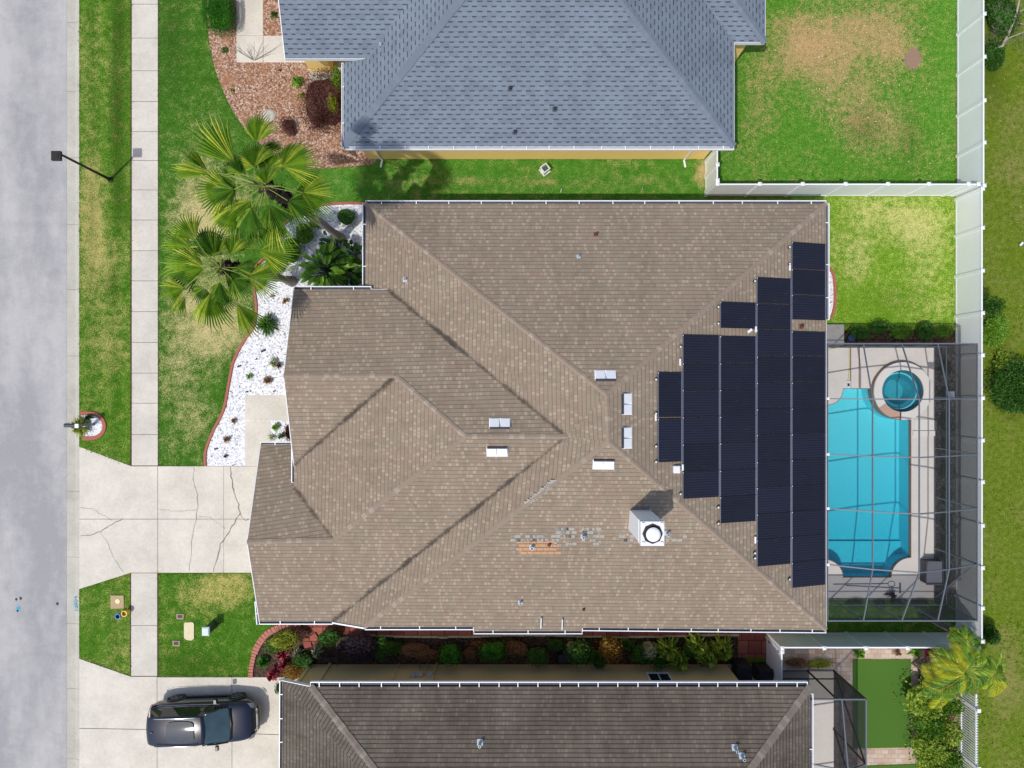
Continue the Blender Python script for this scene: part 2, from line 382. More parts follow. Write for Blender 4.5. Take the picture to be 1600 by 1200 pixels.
L['red'] = leafm('red_strap_leaves', S(110,22,40), S(172,44,64), S(224,130,140))
L['yellow'] = leafm('yellow_green_leaves', S(86,110,28), S(134,144,40), S(176,170,60))
L['croton'] = leafm('croton_leaves', S(84,48,20), S(136,92,34), S(150,142,54))
L['sage'] = leafm('variegated_leaves', S(110,122,84), S(160,168,128), S(206,208,176))
L['brown'] = leafm('brown_leaves', S(92,60,44), S(130,92,62), S(158,126,84))
L['purple'] = leafm('dark_purple_leaves', S(34,26,38), S(56,44,58), S(84,70,80))
L['ginger'] = leafm('ginger_leaves', S(86,118,30), S(134,162,48), S(190,204,92))
L['dead'] = plain('bare_twigs', S(188,178,164), .9)

# ---------------------------------------------------------------- the ground
def struct(name, polys, z, mat, thick=None, parent=None):
    b = MB()
    for p in polys:
        p = [Vector(q) for q in p]
        if thick: b.prism(p, z-thick, z)
        else:
            ar = sum(p[i][0]*p[(i+1)%len(p)][1]-p[(i+1)%len(p)][0]*p[i][1] for i in range(len(p)))
            if ar < 0: p = p[::-1]
            b.add([(q[0],q[1],z) for q in p], [tuple(range(len(p)))])
    return b.build(name, mat, parent, kind=None if parent else 'structure')
def rect(x0, y0, x1, y1): return [(x0,y0),(x1,y0),(x1,y1),(x0,y1)]
XK = P(124,0).x
DX0, DX1, DY0, DY1 = 12.6, 19.42, -9.9, 1.72
struct('ground', [rect(XK,-200,DX0,200), rect(DX0,DY1,200,200), rect(DX0,-200,200,DY0), rect(DX1,DY0,200,DY1)], 0, M['wild'])
struct('road', [rect(-300,-300,P(103,0).x,300)], -.06, M['asphalt'])
b = MB()
ys = [-60,34,142,246,350,452,556,660,768,871,975,1077,1187,1290]
for i in range(len(ys)-1):
    y0 = P(0,ys[i]).y-.006; y1 = P(0,ys[i+1]).y+.006
    x0, x1 = P(103,0).x, XK
    b.add([(x0,y1,-.065),(x0+.38,y1,-.085),(x0+.5,y1,-.02),(x1,y1,.012),(x0,y0,-.065),(x0+.38,y0,-.085),(x0+.5,y0,-.02),(x1,y0,.012)],
          [(0,1,5,4),(1,2,6,5),(2,3,7,6)])
b.build('kerb', M['gutterc'], kind='structure')
struct('kerb_bed', [rect(P(103,0).x,-60,XK+.02,60)], -.12, M['joint'])
struct('verge_lawn', [pl([(124,-200),(206,-200),(206,728),(124,698)]), pl([(124,921),(205,896),(205,1056),(124,1028)])], .02, M['verge'], .05)
struct('front_lawn', [pl([(247,-200),(575,-200),(575,728),(247,728)])], .02, M['front'], .05)
struct('south_lawn', [pl([(247,896),(425,896),(425,1057),(247,1057)])], .02, M['southl'], .05)
struct('side_lawn', [pl([(500,244),(1108,244),(1108,330),(500,330)])], .026, M['side'], .03)
struct('neighbour_back_lawn', [pl([(1085,-200),(1498,-200),(1492,302),(1108,302),(1108,244),(1085,244)])], .02, M['nback'], .05)
struct('back_lawn', [pl([(1235,302),(1492,302),(1495,541),(1235,541)])], .022, M['oback'], .05)
struct('cage_side_strip', [pl([(1460,541),(1492,541),(1494,936),(1460,936)])], .012, M['gravel'], .03)
struct('cage_south_lawn', [pl([(1230,937),(1494,937),(1494,992),(1230,992)])], .014, M['southl'], .03)
# pavements
b = MB(); db = MB()
sy = [-148,-95,-44,7,60,111,159,206,251,297,344,392,439,487,535,583,630,679,727.5]
for i in range(len(sy)-1):
    b.prism([p for p in rect(P(206.5,0).x, P(0,sy[i+1]).y+.01, P(247,0).x, P(0,sy[i]).y-.01)], -.02, .03+random.uniform(-.004,.004))
for a, c in ((895,977),(977,1056)):
    b.prism(rect(P(205.5,0).x, P(0,c).y+.01, P(246,0).x, P(0,a).y-.01), -.02, .03)
b.build('sidewalk', M['walk'], kind='structure')
struct('sidewalk_bed', [pl([(204.8,-200),(248,-200),(248,1060),(203.6,1060)])], .022, M['dirtline'])
b = MB()
def slab(pts): b.prism(pl(pts), -.02, .032)
g = .35
slab([(124.5,698),(206,728.5),(247-g,728.5),(247-g,810.5),(124.5,810.5)]); slab([(124.5,811.3),(247-g,811.3),(247-g,894.5),(205,894.5),(124.5,920)])
slab([(247+g,728.5),(349.7,728.5),(349.7,810.5),(247+g,810.5)]); slab([(350.2,728.5),(430,728.5),(430,810.5),(350.2,810.5)])
slab([(247+g,811.2),(349.7,811.2),(349.7,894.5),(247+g,894.5)]); slab([(350.2,811.2),(430,811.2),(430,894.5),(350.2,894.5)])
dw = b.build('driveway', M['conc'], kind='structure')
b = MB()
slab([(124.5,1029),(205,1057),(246-g,1057),(246-g,1139),(124.5,1137)]); slab([(124.5,1138),(246-g,1140),(246-g,1300),(124.5,1300)])
slab([(246+g,1058),(362.5,1058),(362.5,1144),(246+g,1140)]); slab([(246+g,1141),(362.5,1145),(362.5,1300),(246+g,1300)])
slab([(363.2,1058),(470,1058),(470,1148),(363.2,1144.5)]); slab([(363.2,1145.5),(470,1149),(470,1300),(363.2,1300)])
b.build('neighbour_driveway', M['conc'], kind='structure')
struct('driveway_bed', [pl([(124.5,700),(206,728.5),(430,728.5),(430,894.5),(205,894.5),(124.5,919)]), pl([(124.5,1030),(205,1057.5),(470,1057.5),(470,1300),(124.5,1300)])], .005, M['joint'])
b = MB()
slab([(383,617.5),(423-g,617.5),(423-g,657),(383,657)]); slab([(423+g,617.5),(500,617.5),(500,657),(423+g,657)]); slab([(383,658),(423,658),(423,727.5),(383,727.5)])
b.build('entry_walk', M['conc'], kind='structure')
b = MB()
slab([(370,56.5),(411,56.5),(411,98),(370,98)]); slab([(412,56.5),(560,56.5),(560,98),(412,98)]); slab([(370,-200),(411,-200),(411,56),(370,56)])
b.build('neighbour_entry_walk', M['conc'], kind='structure')
# cracks and tyre scuffs lie in the driveway
def ribbon(pts, wd, z, jit=.0, sub=6):
    out = MB(); line = []
    for i in range(len(pts)-1):
        a = P(*pts[i]); c = P(*pts[i+1]); 
        for k in range(sub):
            q = a.lerp(c, k/sub); q.x += random.uniform(-jit,jit); q.y += random.uniform(-jit,jit); line.append(q)
    line.append(P(*pts[-1])); L_, R_ = [], []
    for i, q in enumerate(line):
        d = (line[min(i+1,len(line)-1)]-line[max(i-1,0)]).normalized(); nrm = Vector((-d.y,d.x,0))
        ww = wd*random.uniform(.5,1.3)/2 if jit else wd/2
        L_.append(q+nrm*ww+Vector((0,0,z))); R_.append(q-nrm*ww+Vector((0,0,z)))
    n = len(line); out.add(L_+R_, [(n+i,n+i+1,i+1,i) for i in range(n-1)]); return out
for pts, wd in (([(303,729),(303,752),(309,772),(309,800),(303,825),(296,892)],.028), ([(360,730),(364,760),(373,785),(375,803),(362,825),(345,850),(334,893)],.045),
        ([(126,838),(150,834),(172,822),(192,810)],.04), ([(126,793),(145,795),(165,806),(175,813)],.018), ([(158,830),(170,850),(178,870),(193,893)],.02),
        ([(312,807),(330,808),(345,820),(352,826)],.018), ([(375,803),(384,814),(389,812)],.03), ([(250,796),(280,799),(308,796)],.015)):
    ribbon(pts, wd, .036, .035).build('crack', M['crack'], dw)
# beds
bedc = [(321.5,728),(322,705),(333,675),(350,640),(358,600),(364,570),(372,550),(385,528),(397,510),(401,480),(397,450),(394,430),(405,412),(425,392),(435,365),(450,345),(470,331),(500,321),(535,318),(572,318)]
def spline(pts, k=6):
    out = []; n = len(pts)
    for i in range(n-1):
        p0, p1, p2, p3 = (Vector(pts[max(i-1,0)]), Vector(pts[i]), Vector(pts[i+1]), Vector(pts[min(i+2,n-1)]))
        for j in range(k):
            t = j/k; out.append(.5*((2*p1)+(-p0+p2)*t+(2*p0-5*p1+4*p2-p3)*t*t+(-p0+3*p1-3*p2+p3)*t**3))
    out.append(Vector(pts[-1])); return out
bs = [tuple(v) for v in spline(bedc)]
import bmesh
def fill(name, loops, z, mat, depth=None):
    bm = bmesh.new(); es = []
    for lp in loops:
        vs = [bm.verts.new((p[0],p[1],z)) for p in lp]
        es += [bm.edges.new((vs[i], vs[(i+1)%len(vs)])) for i in range(len(vs))]
    bmesh.ops.triangle_fill(bm, edges=es, use_beauty=True)
    for f in bm.faces:
        f.normal_update()
        if f.normal.z < 0: f.normal_flip()
    me = bpy.data.meshes.new(name); bm.to_mesh(me); bm.free(); me.materials.append(mat)
    o = bpy.data.objects.new(name, me); col.objects.link(o); o['kind'] = 'structure'; return o
fill('pebble_bed', [pl(bs+[(600,318),(600,728)])], .027, M['pebble'])
curb = ribbon(bs, .13, 0, 0, 1)
def curb_mesh(px, wd=.13, h=.1):
    pts = [P(*p) for p in px]; b = MB(); n = len(pts)
    for i, q in enumerate(pts):
        d = (pts[min(i+1,n-1)]-pts[max(i-1,0)]).normalized(); m = Vector((-d.y,d.x,0))*wd/2
        b.v += [q+m, q+m*.8+Vector((0,0,h)), q-m*.8+Vector((0,0,h)), q-m]
    for i in range(n-1):
        for k in range(3):
            a = i*4+k; b.f.append((a,a+4,a+5,a+1))
    b.f += [(0,1,2,3), tuple(len(b.v)-4+k for k in (3,2,1,0))]
    return b
i0 = 0
curb_mesh(bs).solo('garden_edging', M['curb'], 'long curving terracotta curb between the front lawn and the white pebbles', 'edging', 'terracotta garden curbs')
mul = spline([(324,-20),(326,50),(333,95),(348,140),(368,180),(392,212),(420,235),(450,258),(480,264),(530,262),(585,257)])
fill('mulch_bed', [pl([tuple(v) for v in mul]+[(600,200),(600,-200),(324,-200)])], .03, M['mulch'])
struct('hedge_bed_soil', [pl([(470,993),(1160,996),(1160,1048),(470,1048)])], .012, M['soil'], .03)
struct('utility_pad', [pl([(1130,1038),(1200,1038),(1200,1120),(1130,1120)])], .016, M['gutterc'], .03)
struct('red_paver_path', [pl([(485,955),(1199,955),(1199,1027),(1153,1027),(1153,994),(485,992)]), pl([(485,955),(485,992),(455,992),(455,955)])], .02, M['redpav'], .04)
struct('blush_paver_patio', [pl([(1199,1013),(1445,1013),(1445,1300),(1199,1300)])], .015, M['pinkpav'], .03)
struct('patio_bed', [pl([(1434,1024),(1494,1024),(1494,1300),(1434,1300)])], .02, M['mulch'], .03)
struct('neighbour_lanai_floor', [pl([(1150,1046),(1302,1046),(1302,1300),(1150,1300)])], .03, M['deck'], .03)
tb = MB().prism(pl([(1332,1030),(1423,1030),(1423,1167),(1332,1169)]), .0, .045); tag(tb.build('artificial_turf', M['turf']), 'upper rectangle of artificial turf laid in the blush paver patio', 'turf', 'artificial turf rectangles')
tb = MB().prism(pl([(1354,1196),(1437,1193),(1437,1300),(1354,1300)]), .0, .045); tag(tb.build('artificial_turf', M['turf']), 'artificial turf cut by the bottom edge of the photo, below paver band', 'turf', 'artificial turf rectangles')
# brown oval patch, blue utility paint
bp = MB(); pts = []
for k in range(44): 
    t = k/44*2*math.pi; rr = .85+random.uniform(-.2,.2); pts.append((1426+16*rr*math.cos(t), 92+20*rr*math.sin(t)))
struct('bare_soil_patch', [pl(pts)], .028, M['brick'] if 0 else plain('bare_soil', S(152,124,104), .95, var=.3, scale=20))
M['cyan'] = plain('cyan_spray_paint', S(60,170,200), .8); M['navy'] = plain('navy_paint', S(40,50,80), .8); M['tar'] = plain('tar_spot', S(64,66,78), .9)
MBp = MB()
for pts in ([(115,933),(121,933)],[(118,933),(118,937),(115,937)],[(115,939),(122,939)],[(115,939),(118,942),(115,944),(121,944)],[(115,947),(121,947),(121,951)],[(118,947),(118,951)],[(116,953),(122,955)]):
    r_ = ribbon(pts, .035, .012, .008, 3); MBp.add(r_.v, r_.f)
MBp.build('kerb_paint_marks', M['cyan'], kind='structure')
for i, (px, py, r, m, nm_) in enumerate([(24,937,2.1,'tar','tar_spot'),(31,935.5,2.4,'tar','tar_spot'),(88.5,944,2.4,'tar','tar_spot'),(27,951.5,3.6,'cyan','blue_paint_spot'),(26,955,1.9,'navy','blue_paint_spot')]):
    b = MB(); c = P(px, py); b.add([(c.x+r/34*math.cos(t*.7)*random.uniform(.75,1.1), c.y+r/34*math.sin(t*.7)*random.uniform(.75,1.2), -.052-.002*(i%2)) for t in range(9)], [tuple(range(9))]); b.build(nm_, M[m], kind='structure')

# ---------------------------------------------------------------- roofs and houses
def roof(name, faces, mat, parent, thick=.12):
    b = MB(); fr = []
    for f in faces:
        f = [Vector(p) for p in f]
        n = Vector((0,0,0))
        for i in range(len(f)): n += (f[i]-f[0]).cross(f[(i+1)%len(f)]-f[0])
        if n.z < 0: f = f[::-1]; n = -n
        n.normalize(); v = (Vector((0,0,1))-n*n.z).normalized(); u = v.cross(n)
        # snap course direction to the cardinal axis
        fr.append((u, v)); b.add(f, [tuple(range(len(f)))])
    nf = len(fr)
    for k in range(nf):
        f = b.f[k]; pts = [b.v[i]-Vector((0,0,thick)) for i in f]; b.add(pts[::-1], [tuple(range(len(f)))])
    b.uv = lambda i, co: (co.dot(fr[i % nf][0]), co.dot(fr[i % nf][1]))
    return b.build(name, mat, parent)
def caps(a, c, wd=.17, drop=.055, mat=None, parent=None, name='ridge_cap', ln=.2):
    a = Vector(a); c = Vector(c); d = c-a; Ln = d.length; d.normalize(); s = Vector((-d.y,d.x,0)).normalized()
    b = MB(); n = int(Ln/ln)
    for i in range(n):
        o = a+d*(i*ln); e = a+d*((i+1.25)*ln); w0 = wd*random.uniform(.92,1.05)
        if i == n-1: e = c
        z1, z0 = .022, .034
        b.add([o+s*w0+Vector((0,0,z0-drop)), o+Vector((0,0,z0)), o-s*w0+Vector((0,0,z0-drop)), e+s*w0+Vector((0,0,z1-drop)), e+Vector((0,0,z1)), e-s*w0+Vector((0,0,z1-drop))],
              [(0,1,4,3),(1,2,5,4)])
    return b.build(name, mat, parent)
def valley(a, c, parent, wd=.2, dens=.5, rise=.05):
    a = Vector(a); c = Vector(c); d = (c-a); Ln = d.length; d.normalize(); s = Vector((-d.y,d.x,0)).normalized(); b = MB()
    n = int(Ln/.25)+1; z = Vector((0,0,.014))
    for i in range(n+1):
        q = a+d*(Ln*i/n); b.v += [q+s*wd+z+Vector((0,0,rise)), q+z, q-s*wd+z+Vector((0,0,rise))]
    for i in range(n):
        k = i*3; b.f += [(k,k+1,k+4,k+3),(k+1,k+2,k+5,k+4)]
    def uv(i, co):
        t = (co-a).dot(d); return (t, (co-a).dot(s))
    b.uv = uv
    return b.build('valley_debris', M['vdeb'], parent)
def vdeb():
    n = NM('valley_leaf_debris'); uv = n.n('TexCoord').outputs['UV']; sp = n.n('SeparateXYZ', {0: uv})
    d = n.mr(n.math('ABSOLUTE', sp.outputs[1]), 0, .2, .95, -.1)
    k = n.math('ADD', d, n.math('ADD', n.math('MULTIPLY_ADD', n.noise(14, 4, .8), 1.6, -.95), n.math('MULTIPLY_ADD', n.noise(.9, 4, .7), 2.6, -1.35)))
    k = n.mr(k, .15, .9, 0, .65)
    n.fin(S(70,64,58), .95); tr = n.n('BsdfTransparent'); mx = n.n('MixShader', {0: k})
    n.t.links.new(tr.outputs[0], mx.inputs[1]); n.t.links.new(n.b.outputs[0], mx.inputs[2]); n.t.links.new(mx.outputs[0], n.out.inputs[0])
    return n.m
M['vdeb'] = vdeb()
def gutter(a, c, parent, out, w_=.13, hang=1.15, deep=True, lip=.035):
    """trough along an eave from a to c; out = outward unit vector"""
    a = Vector(a); c = Vector(c); d = c-a; Ln = d.length; d.normalize(); o = Vector((out[0], out[1], 0)); up = Vector((0,0,1))
    b = MB(); b.fbox(a, o, d, up, (w_-lip, w_), (0, Ln), (-.13, .012))
    for e in (0, Ln-.02): b.fbox(a, o, d, up, (.012, w_-lip), (e, e+.02), (-.13, .0))
    gt = b.build('gutter', M['white'], parent)
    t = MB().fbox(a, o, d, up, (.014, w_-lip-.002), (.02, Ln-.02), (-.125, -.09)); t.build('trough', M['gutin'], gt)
    n = max(1, int(Ln/hang))
    for i in range(n):
        q = (i+.5+random.uniform(-.08,.08))*Ln/n
        MB().fbox(a, o, d, up, (-.03, w_-lip-.001), (q-.018, q+.018), (-.012, .008)).build('gutter_hanger', M['white'], gt)
    return gt
def walls(rects, mat, parent, name='wall'):
    b = MB()
    for (x0,y0,x1,y1,z) in rects: b.box((x0,y0,0), (x1,y1,z))
    return b.build(name, mat, parent)
def opening(name, p, axis, w_, z0, z1, parent, glass=True, out=1):
    """framed window or door in a wall; axis 'x' runs along x (faces +-y)"""
    x, y = p; t = .06
    def bx(bb, a0, a1, c0, c1, d0, d1):
        if axis == 'x': bb.box((x+a0, y+min(d0*out,d1*out), c0), (x+a1, y+max(d0*out,d1*out), c1))
        else: bb.box((x+min(d0*out,d1*out), y+a0, c0), (x+max(d0*out,d1*out), y+a1, c1))
    f = MB(); h = w_/2
    bx(f,-h,h,z0,z0+t,-.02,.05); bx(f,-h,h,z1-t,z1,-.02,.05); bx(f,-h,-h+t,z0+t,z1-t,-.02,.05); bx(f,h-t,h,z0+t,z1-t,-.02,.05)
    if glass: bx(f,-.02,.02,z0+t,z1-t,-.02,.04)
    fo = f.build(name, M['fascia'], parent)
    g_ = MB(); 
    if glass: bx(g_,-h+t,-.02,z0+t,z1-t,-.01,.015); bx(g_,.02,h-t,z0+t,z1-t,-.01,.015); g_.build('pane', M['glassd'], fo)
    else:
        for i in range(4):
            zz = z0+t+(z1-z0-2*t)*i/4; bx(g_,-h+t,h-t,zz+.01,zz+(z1-z0-2*t)/4-.01,-.01,.02)
        g_.build('door_panel', M['door'], fo)
    return fo

# main house
H = thing('brown_roof_house', (0,0,0), 'brown shingle hip roofed house in the middle with pool solar panels', 'house')
A = P(571,318,3.0); B = P(1291,318,3.0); C = P(1291,984.5,3.0); D = P(570,979.5,3.0)
N1 = P(948,617,5.85); N2 = P(951,690,5.85)
s1 = P(740,979.5,3.0); s2 = P(740,986,2.95); s3 = P(910,986,2.95); s4 = P(910,981,3.0)
W1 = P(571,448,3.0); V1 = P(605,452,3.3); K = P(885,682,5.4); Lp = P(727,682,5.4)
G2 = P(520,971,2.45); G0 = P(405,971,2.45); Gr = P(386,847,3.8); Q = P(522,843,3.8)
G1 = P(407,695,2.3); G1b = P(459,695,2.3); E3 = P(459,762,3.2)
E1 = P(459,452,3.3); E2 = P(459,727,3.3); Mm = P(618,587,4.5); Mr = P(443,587,4.5)
W1b = Vector((P(575,448,3.02).x, W1.y, 3.05))
faces = [[A,B,N1],[B,C,N2,N1],[D,s1,s2,s3,s4,C,N2],[A,W1,V1,K],[A,K,N1],[K,N2,N1],[K,G2,D,N2],[E1,V1,K,Lp,Mm,Mr],[Mr,Mm,E2],[Lp,Mm,E2,E3,Q],[G1,G1b,E3,Q,Gr],[Gr,Q,Lp,K,G2,G0]]
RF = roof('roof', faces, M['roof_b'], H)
cm = M['cap_b']
for a, c, dr in ((A,N1,.05),(B,N1,.05),(C,N2,.05),(D,N2,.05),(N1,N2,.055),(K,Lp,.06),(Mm,Lp,.05),(Q,Lp,.05),(Mr,Mm,.06),(Gr,Q,.06)): caps(a, c, .1, dr*.7, cm, RF)
for a, c, wd in ((V1,K,.3),(G2,K,.28),(E2,Mm,.22),(E3,Q,.2)): valley(a, c, RF, wd)
FH = H
def fascia(a, c, h=.2): 
    a = Vector(a); c = Vector(c); MB().bar(a-Vector((0,0,h/2)), c-Vector((0,0,h/2)), .03, h).build('fascia', M['fascia'], FH)
for a, c in ((P(1291,500,3.0),C),(s4,s3),(s2,s1),(G0,Gr),(Gr,G1),(P(580,452,3.3),V1),(E1,Mr),(Mr,E2)): fascia(a, c)
gutter(A, B, H, (0,1), hang=1.3); gutter(W1+Vector((0,.02,0)), A, H, (-1,0)); gutter(P(1291,500,3.0), B, H, (1,0), hang=1.3)
gutter(E1, P(580,452,3.3), H, (0,1)); gutter(G0, G2, H, (0,-1), hang=1.05)
gutter(D, s1, H, (0,-1)); gutter(s2, s3, H, (0,-1)); gutter(s4, C, H, (0,-1), hang=1.2)
gutter(G1, G1b, H, (0,1)); gutter(P(459,754,3.28), P(459,690,3.3), H, (-1,0), w_=.1)
gutter(P(404,974,2.45)+Vector((0,-.05,0)), P(401,940,2.7), H, (-1,0), w_=.09)
b = MB(); b.bar(G2+Vector((0,-.05,-.03)), D+Vector((0,-.05,-.03)), .06, .14); b.build('slanted_gutter', M['white'], H)
walls([(-5.7,-9.75,12.65,7.2,2.9), (-8.5,-9.2,-5.7,3.5,2.7), (-10.3,-9.72,-8.5,-2.95,2.1)], M['beige'], H)
b = MB(); b.add([Mr+Vector((.42,0,-.14)), E1+Vector((.42,-.4,-.25)), (-8.55,E1.y-.4,2.6), (-8.55,E2.y+.2,2.6), E2+Vector((.42,.2,-.2))], [(0,1,2,3,4)])
b.add([Gr+Vector((.42,0,-.14)), (G1.x+.42,G1.y-.4,2.0),(G0.x+.42,G0.y+.4,2.1)], [(0,1,2)]); b.build('gable_wall', M['beige'], H)
gd = opening('garage_door', (-10.3,-6.3), 'y', 4.9, 0, 2.05, H, False, -1)
opening('front_door', (-8.5,-2.2), 'y', 1.0, 0, 2.1, H, False, -1); opening('window', (-8.5,1.2), 'y', 1.8, .8, 2.2, H, True, -1)
opening('window', (-2,7.2), 'x', 1.4, 1.0, 2.2, H); opening('window', (5,7.2), 'x', 1.4, 1.0, 2.2, H); opening('window', (10,7.2), 'x', 1.2, 1.0, 2.2, H)
opening('window', (-3,-9.75), 'x', 1.4, 1.0, 2.2, H, True, -1); opening('window', (7,-9.75), 'x', 1.4, 1.0, 2.2, H, True, -1)
opening('sliding_door', (12.65,-4), 'y', 4.5, .05, 2.4, H); opening('window', (12.65,4), 'y', 1.6, .9, 2.2, H)

def plane(a, b_, c):
    n = (b_-a).cross(c-a).normalized()
    if n.z < 0: n = -n
    return (a, n)
def hit(px, py, pn):
    o = Vector((0,0,CAMH)); d = P(px,py,0)-o; a, n = pn
    return o+d*((a-o).dot(n)/d.dot(n))
def frame(pn):
    n = pn[1]; v = (Vector((0,0,1))-n*n.z).normalized(); return v.cross(n), v, n
PN = plane(A,B,N1); PE = (B, plane(B,C,(N1+N2)/2)[1]); PS = plane(D,C,N2); PWN = plane(E1,V1,K); PWS = plane(K,Lp,Q); PW = plane(A,W1,K)
# off-ridge vents
def roof_vent(px, py, pn, parent):
    o = hit(px, py, pn); u, v, n = frame(pn)
    b = MB(); b.fbox(o, u, v, n, (-.41,.41), (-.22,.2), (.0,.02))
    r = b.build('roof_vent', M['white'], parent)
    for s in (-1,1):
        m = MB(); a0, a1 = (.03,.38) if s > 0 else (-.38,-.03)
        pts = [o+u*a+v*bb+n*c for a, bb, c in ((a0,-.2,.02),(a1,-.2,.02),(a1,.14,.02),(a0,.14,.02),(a0,-.19,.05),(a1,-.19,.05),(a1,.17,.15),(a0,.17,.15))]
        m.add(pts, [(0,3,2,1),(4,5,6,7),(0,1,5,4),(1,2,6,5),(2,3,7,6),(3,0,4,7)]); m.build('vent_hood', M['white'], r)
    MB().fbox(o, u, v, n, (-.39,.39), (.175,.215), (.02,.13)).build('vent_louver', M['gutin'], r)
# panes of the roof: vents hang under the house as its parts
for px, py, pn in ((946,587,PN),(979,631,PE),(979,684,PE),(943,725,PS),(781,662,PWN),(777,705,PWS)): roof_vent(px, py, pn, H)
# vent stacks
def stack(px, py, pn, parent, h=.22, r=.045, mat='pvc', flash=.11, name='vent_pipe'):
    o = hit(px, py, pn); u, v, n = frame(pn); b = MB()
    b.fbox(o, u, v, n, (-flash,flash), (-flash,flash), (0,.015)); b.tube([o, o+Vector((0,0,h))], r, 10)
    f = b.build(name, M[mat], parent)
    MB().tube([o+Vector((0,0,h)), o+Vector((0,0,h+.004))], r*.65, 8).build('opening', M['black'], f)
M['leadg'] = plain('lead_flashing', S(196,210,222), .5, .2); M['rust'] = plain('rust_brown_vent', S(120,66,54), .8); M['orange'] = plain('new_orange_shingles', S(196,152,116), .95, var=.35, scale=10)
M['greysh'] = plain('replacement_grey_shingles', S(170,166,158), .95, var=.15, scale=10)
stack(931,366,PN,RF,.18,.06,'rust',.09); stack(904,401,PN,RF,.2,.035,'leadg',.08); stack(633,437,PW,RF,.2,.05,'leadg',.09)
stack(911,838,PS,RF,.3,.06,'leadg',.09); stack(831,855,PS,RF,.28,.065,'leadg',.1); stack(858,851,PS,RF,.18,.05,'rust',.07)
stack(813,941,PS,RF,.25,.05,'leadg',.09); stack(912,952,PS,RF,.16,.035,'black',.05); stack(1042,833,PS,RF,.35,.055,'leadg',.1)
stack(1252,510,PE,RF,.18,.06,'rust',.1); stack(969,782,PS,RF,.04,.03,'leadg',.03)
# patches of replaced shingles lie in the roof's courses
u, v, n = frame(PS)
def shpatch(cells, mat, name):
    b = MB()
    for (px, py, wd) in cells:
        o = hit(px, py, PS); b.fbox(o, u, v, n, (-wd/2,wd/2), (-.065,.065), (.001,.012))
    b.build(name, mat, RF)
cs = []
for r_ in range(4):
    for i in range(6):
        if random.random() < .85 or r_ in (1,2): cs.append((812+i*10.5+(r_%2)*4+(3 if r_ == 3 else 0), 846.5+r_*5.7, .25))
shpatch(cs, M['orange'], 'new_shingle_patch')
cs = []
for i in range(74):
    x = 797+random.random()*275; dy = [0,5.8,11.6,-5.8,-11.6][random.randrange(5 if 858 < x < 940 else 2)]
    cs.append((x, 838+dy, random.uniform(.1,.22)))
for i in range(26): cs.append((860+random.random()*78, 826+5.8*random.randrange(3), .2))
shpatch(cs, M['greysh'], 'grey_shingle_patch')
cs = []
for (a, c, k) in ((Vector(P(862,750,5.2)), Vector(P(826,782,5.0)), 12),):
    for i in range(k):
        t = i/(k-1); px = 866-40*t; py = 752+33*t; cs.append((px+random.uniform(-2,2), py, .3))
shpatch(cs, M['greysh'], 'hip_patch')
# chimney
ch = MB(); zb, zt = 4.2, 7.35
c0 = P(1020,834.5,zt); hw = .4; hd = .41
ch.box((c0.x-hw,c0.y-hd,zb),(c0.x+hw,c0.y+hd,zt-.25))
CH = ch.build('chimney', M['vinyl'], H)
MB().box((c0.x-hw-.012,c0.y-hd-.012,zt-.55),(c0.x+hw+.012,c0.y+hd+.012,zt-.5)).build('chimney_band', M['vinyl'], CH)
b = MB(); e = .02
b.box((c0.x-hw-e,c0.y-hd-e,zt-.3),(c0.x+hw+e,c0.y+hd+e,zt-.06)); b.build('chimney_shroud', M['fascia'], CH)
b = MB(); b.lathe((c0.x,c0.y,zt-.058), [(.36,0),(.36,.03)], 8); b.build('fan_recess', M['black'], CH)
b = MB(); b.lathe((c0.x,c0.y,zt-.03), [(.05,-.02),(.05,.1),(.25,.11),(.255,.13),(.2,.17),(.06,.2),(.0,.203)], 28); b.build('chimney_cap', M['white'], CH, smooth=False)
b = MB()
for s, t in ((1,1),(1,-1),(-1,1),(-1,-1)): b.fbox(Vector((c0.x+s*.33,c0.y+t*.34,zt-.055)), Vector((1,0,0)), Vector((0,1,0)), Vector((0,0,1)), (-.05,.05), (-.05,.05), (0,.05))
b.build('corner_post', M['white'], CH)
# two white stub pipes near the south gutter, junction box
b = MB()
for px, py in ((845,968),(878,970)):
    o = hit(px, py+12, PS); q = hit(px+.5, py-4, PS); b.tube([o+Vector((0,0,.12)), q+Vector((0,0,.14)), q+Vector((0,0,.0))], .028, 8)
    b.build('overflow_pipe', M['pvc'], H); b = MB()

# solar mats, every mat a thing
u, v, n = frame(PE)
xs = {1:(1027,1064.8), 2:(1065.6,1123.3), 3:(1124,1180.5), 4:(1181.2,1235), 5:(1235.7,1289)}
rows = {1:[[581,652],[653,722]], 2:[522.8,566.9,608,650,692.5,735,778], 3:[524.9,567,608,649.4,690.6,733,774,816],
        4:[434,475,515.3,556.6,597,638,677.5,719.5,760,800.5,840.6,883], 5:[517.6,556.6,597,637,676.7,716.9,756,796.7,835.5,875.6,916]}
cnames = {1:'short column nearest the ridge', 2:'second column from the ridge', 3:'third column from the ridge', 4:'fourth column from the ridge', 5:'column beside the pool cage'}
ordn = ['top','second','third','fourth','fifth','sixth','seventh','eighth','ninth','tenth','eleventh','twelfth']
items = []
for c in xs:
    rr = rows[c]
    segs = rr if isinstance(rr[0], list) else [[rr[i], rr[i+1]] for i in range(len(rr)-1)]
    for i, (a, d_) in enumerate(segs):
        o_ = 'bottom' if i == len(segs)-1 else ordn[i]
        items.append((c, a, d_, f'black ribbed solar mat, {o_} in the {cnames[c]}' + (' below the gap' if c == 5 else ''), i == 0, i == len(segs)-1))
items.append((3, 472, 513.5, 'detached single black solar mat above the third column from the ridge', True, True))
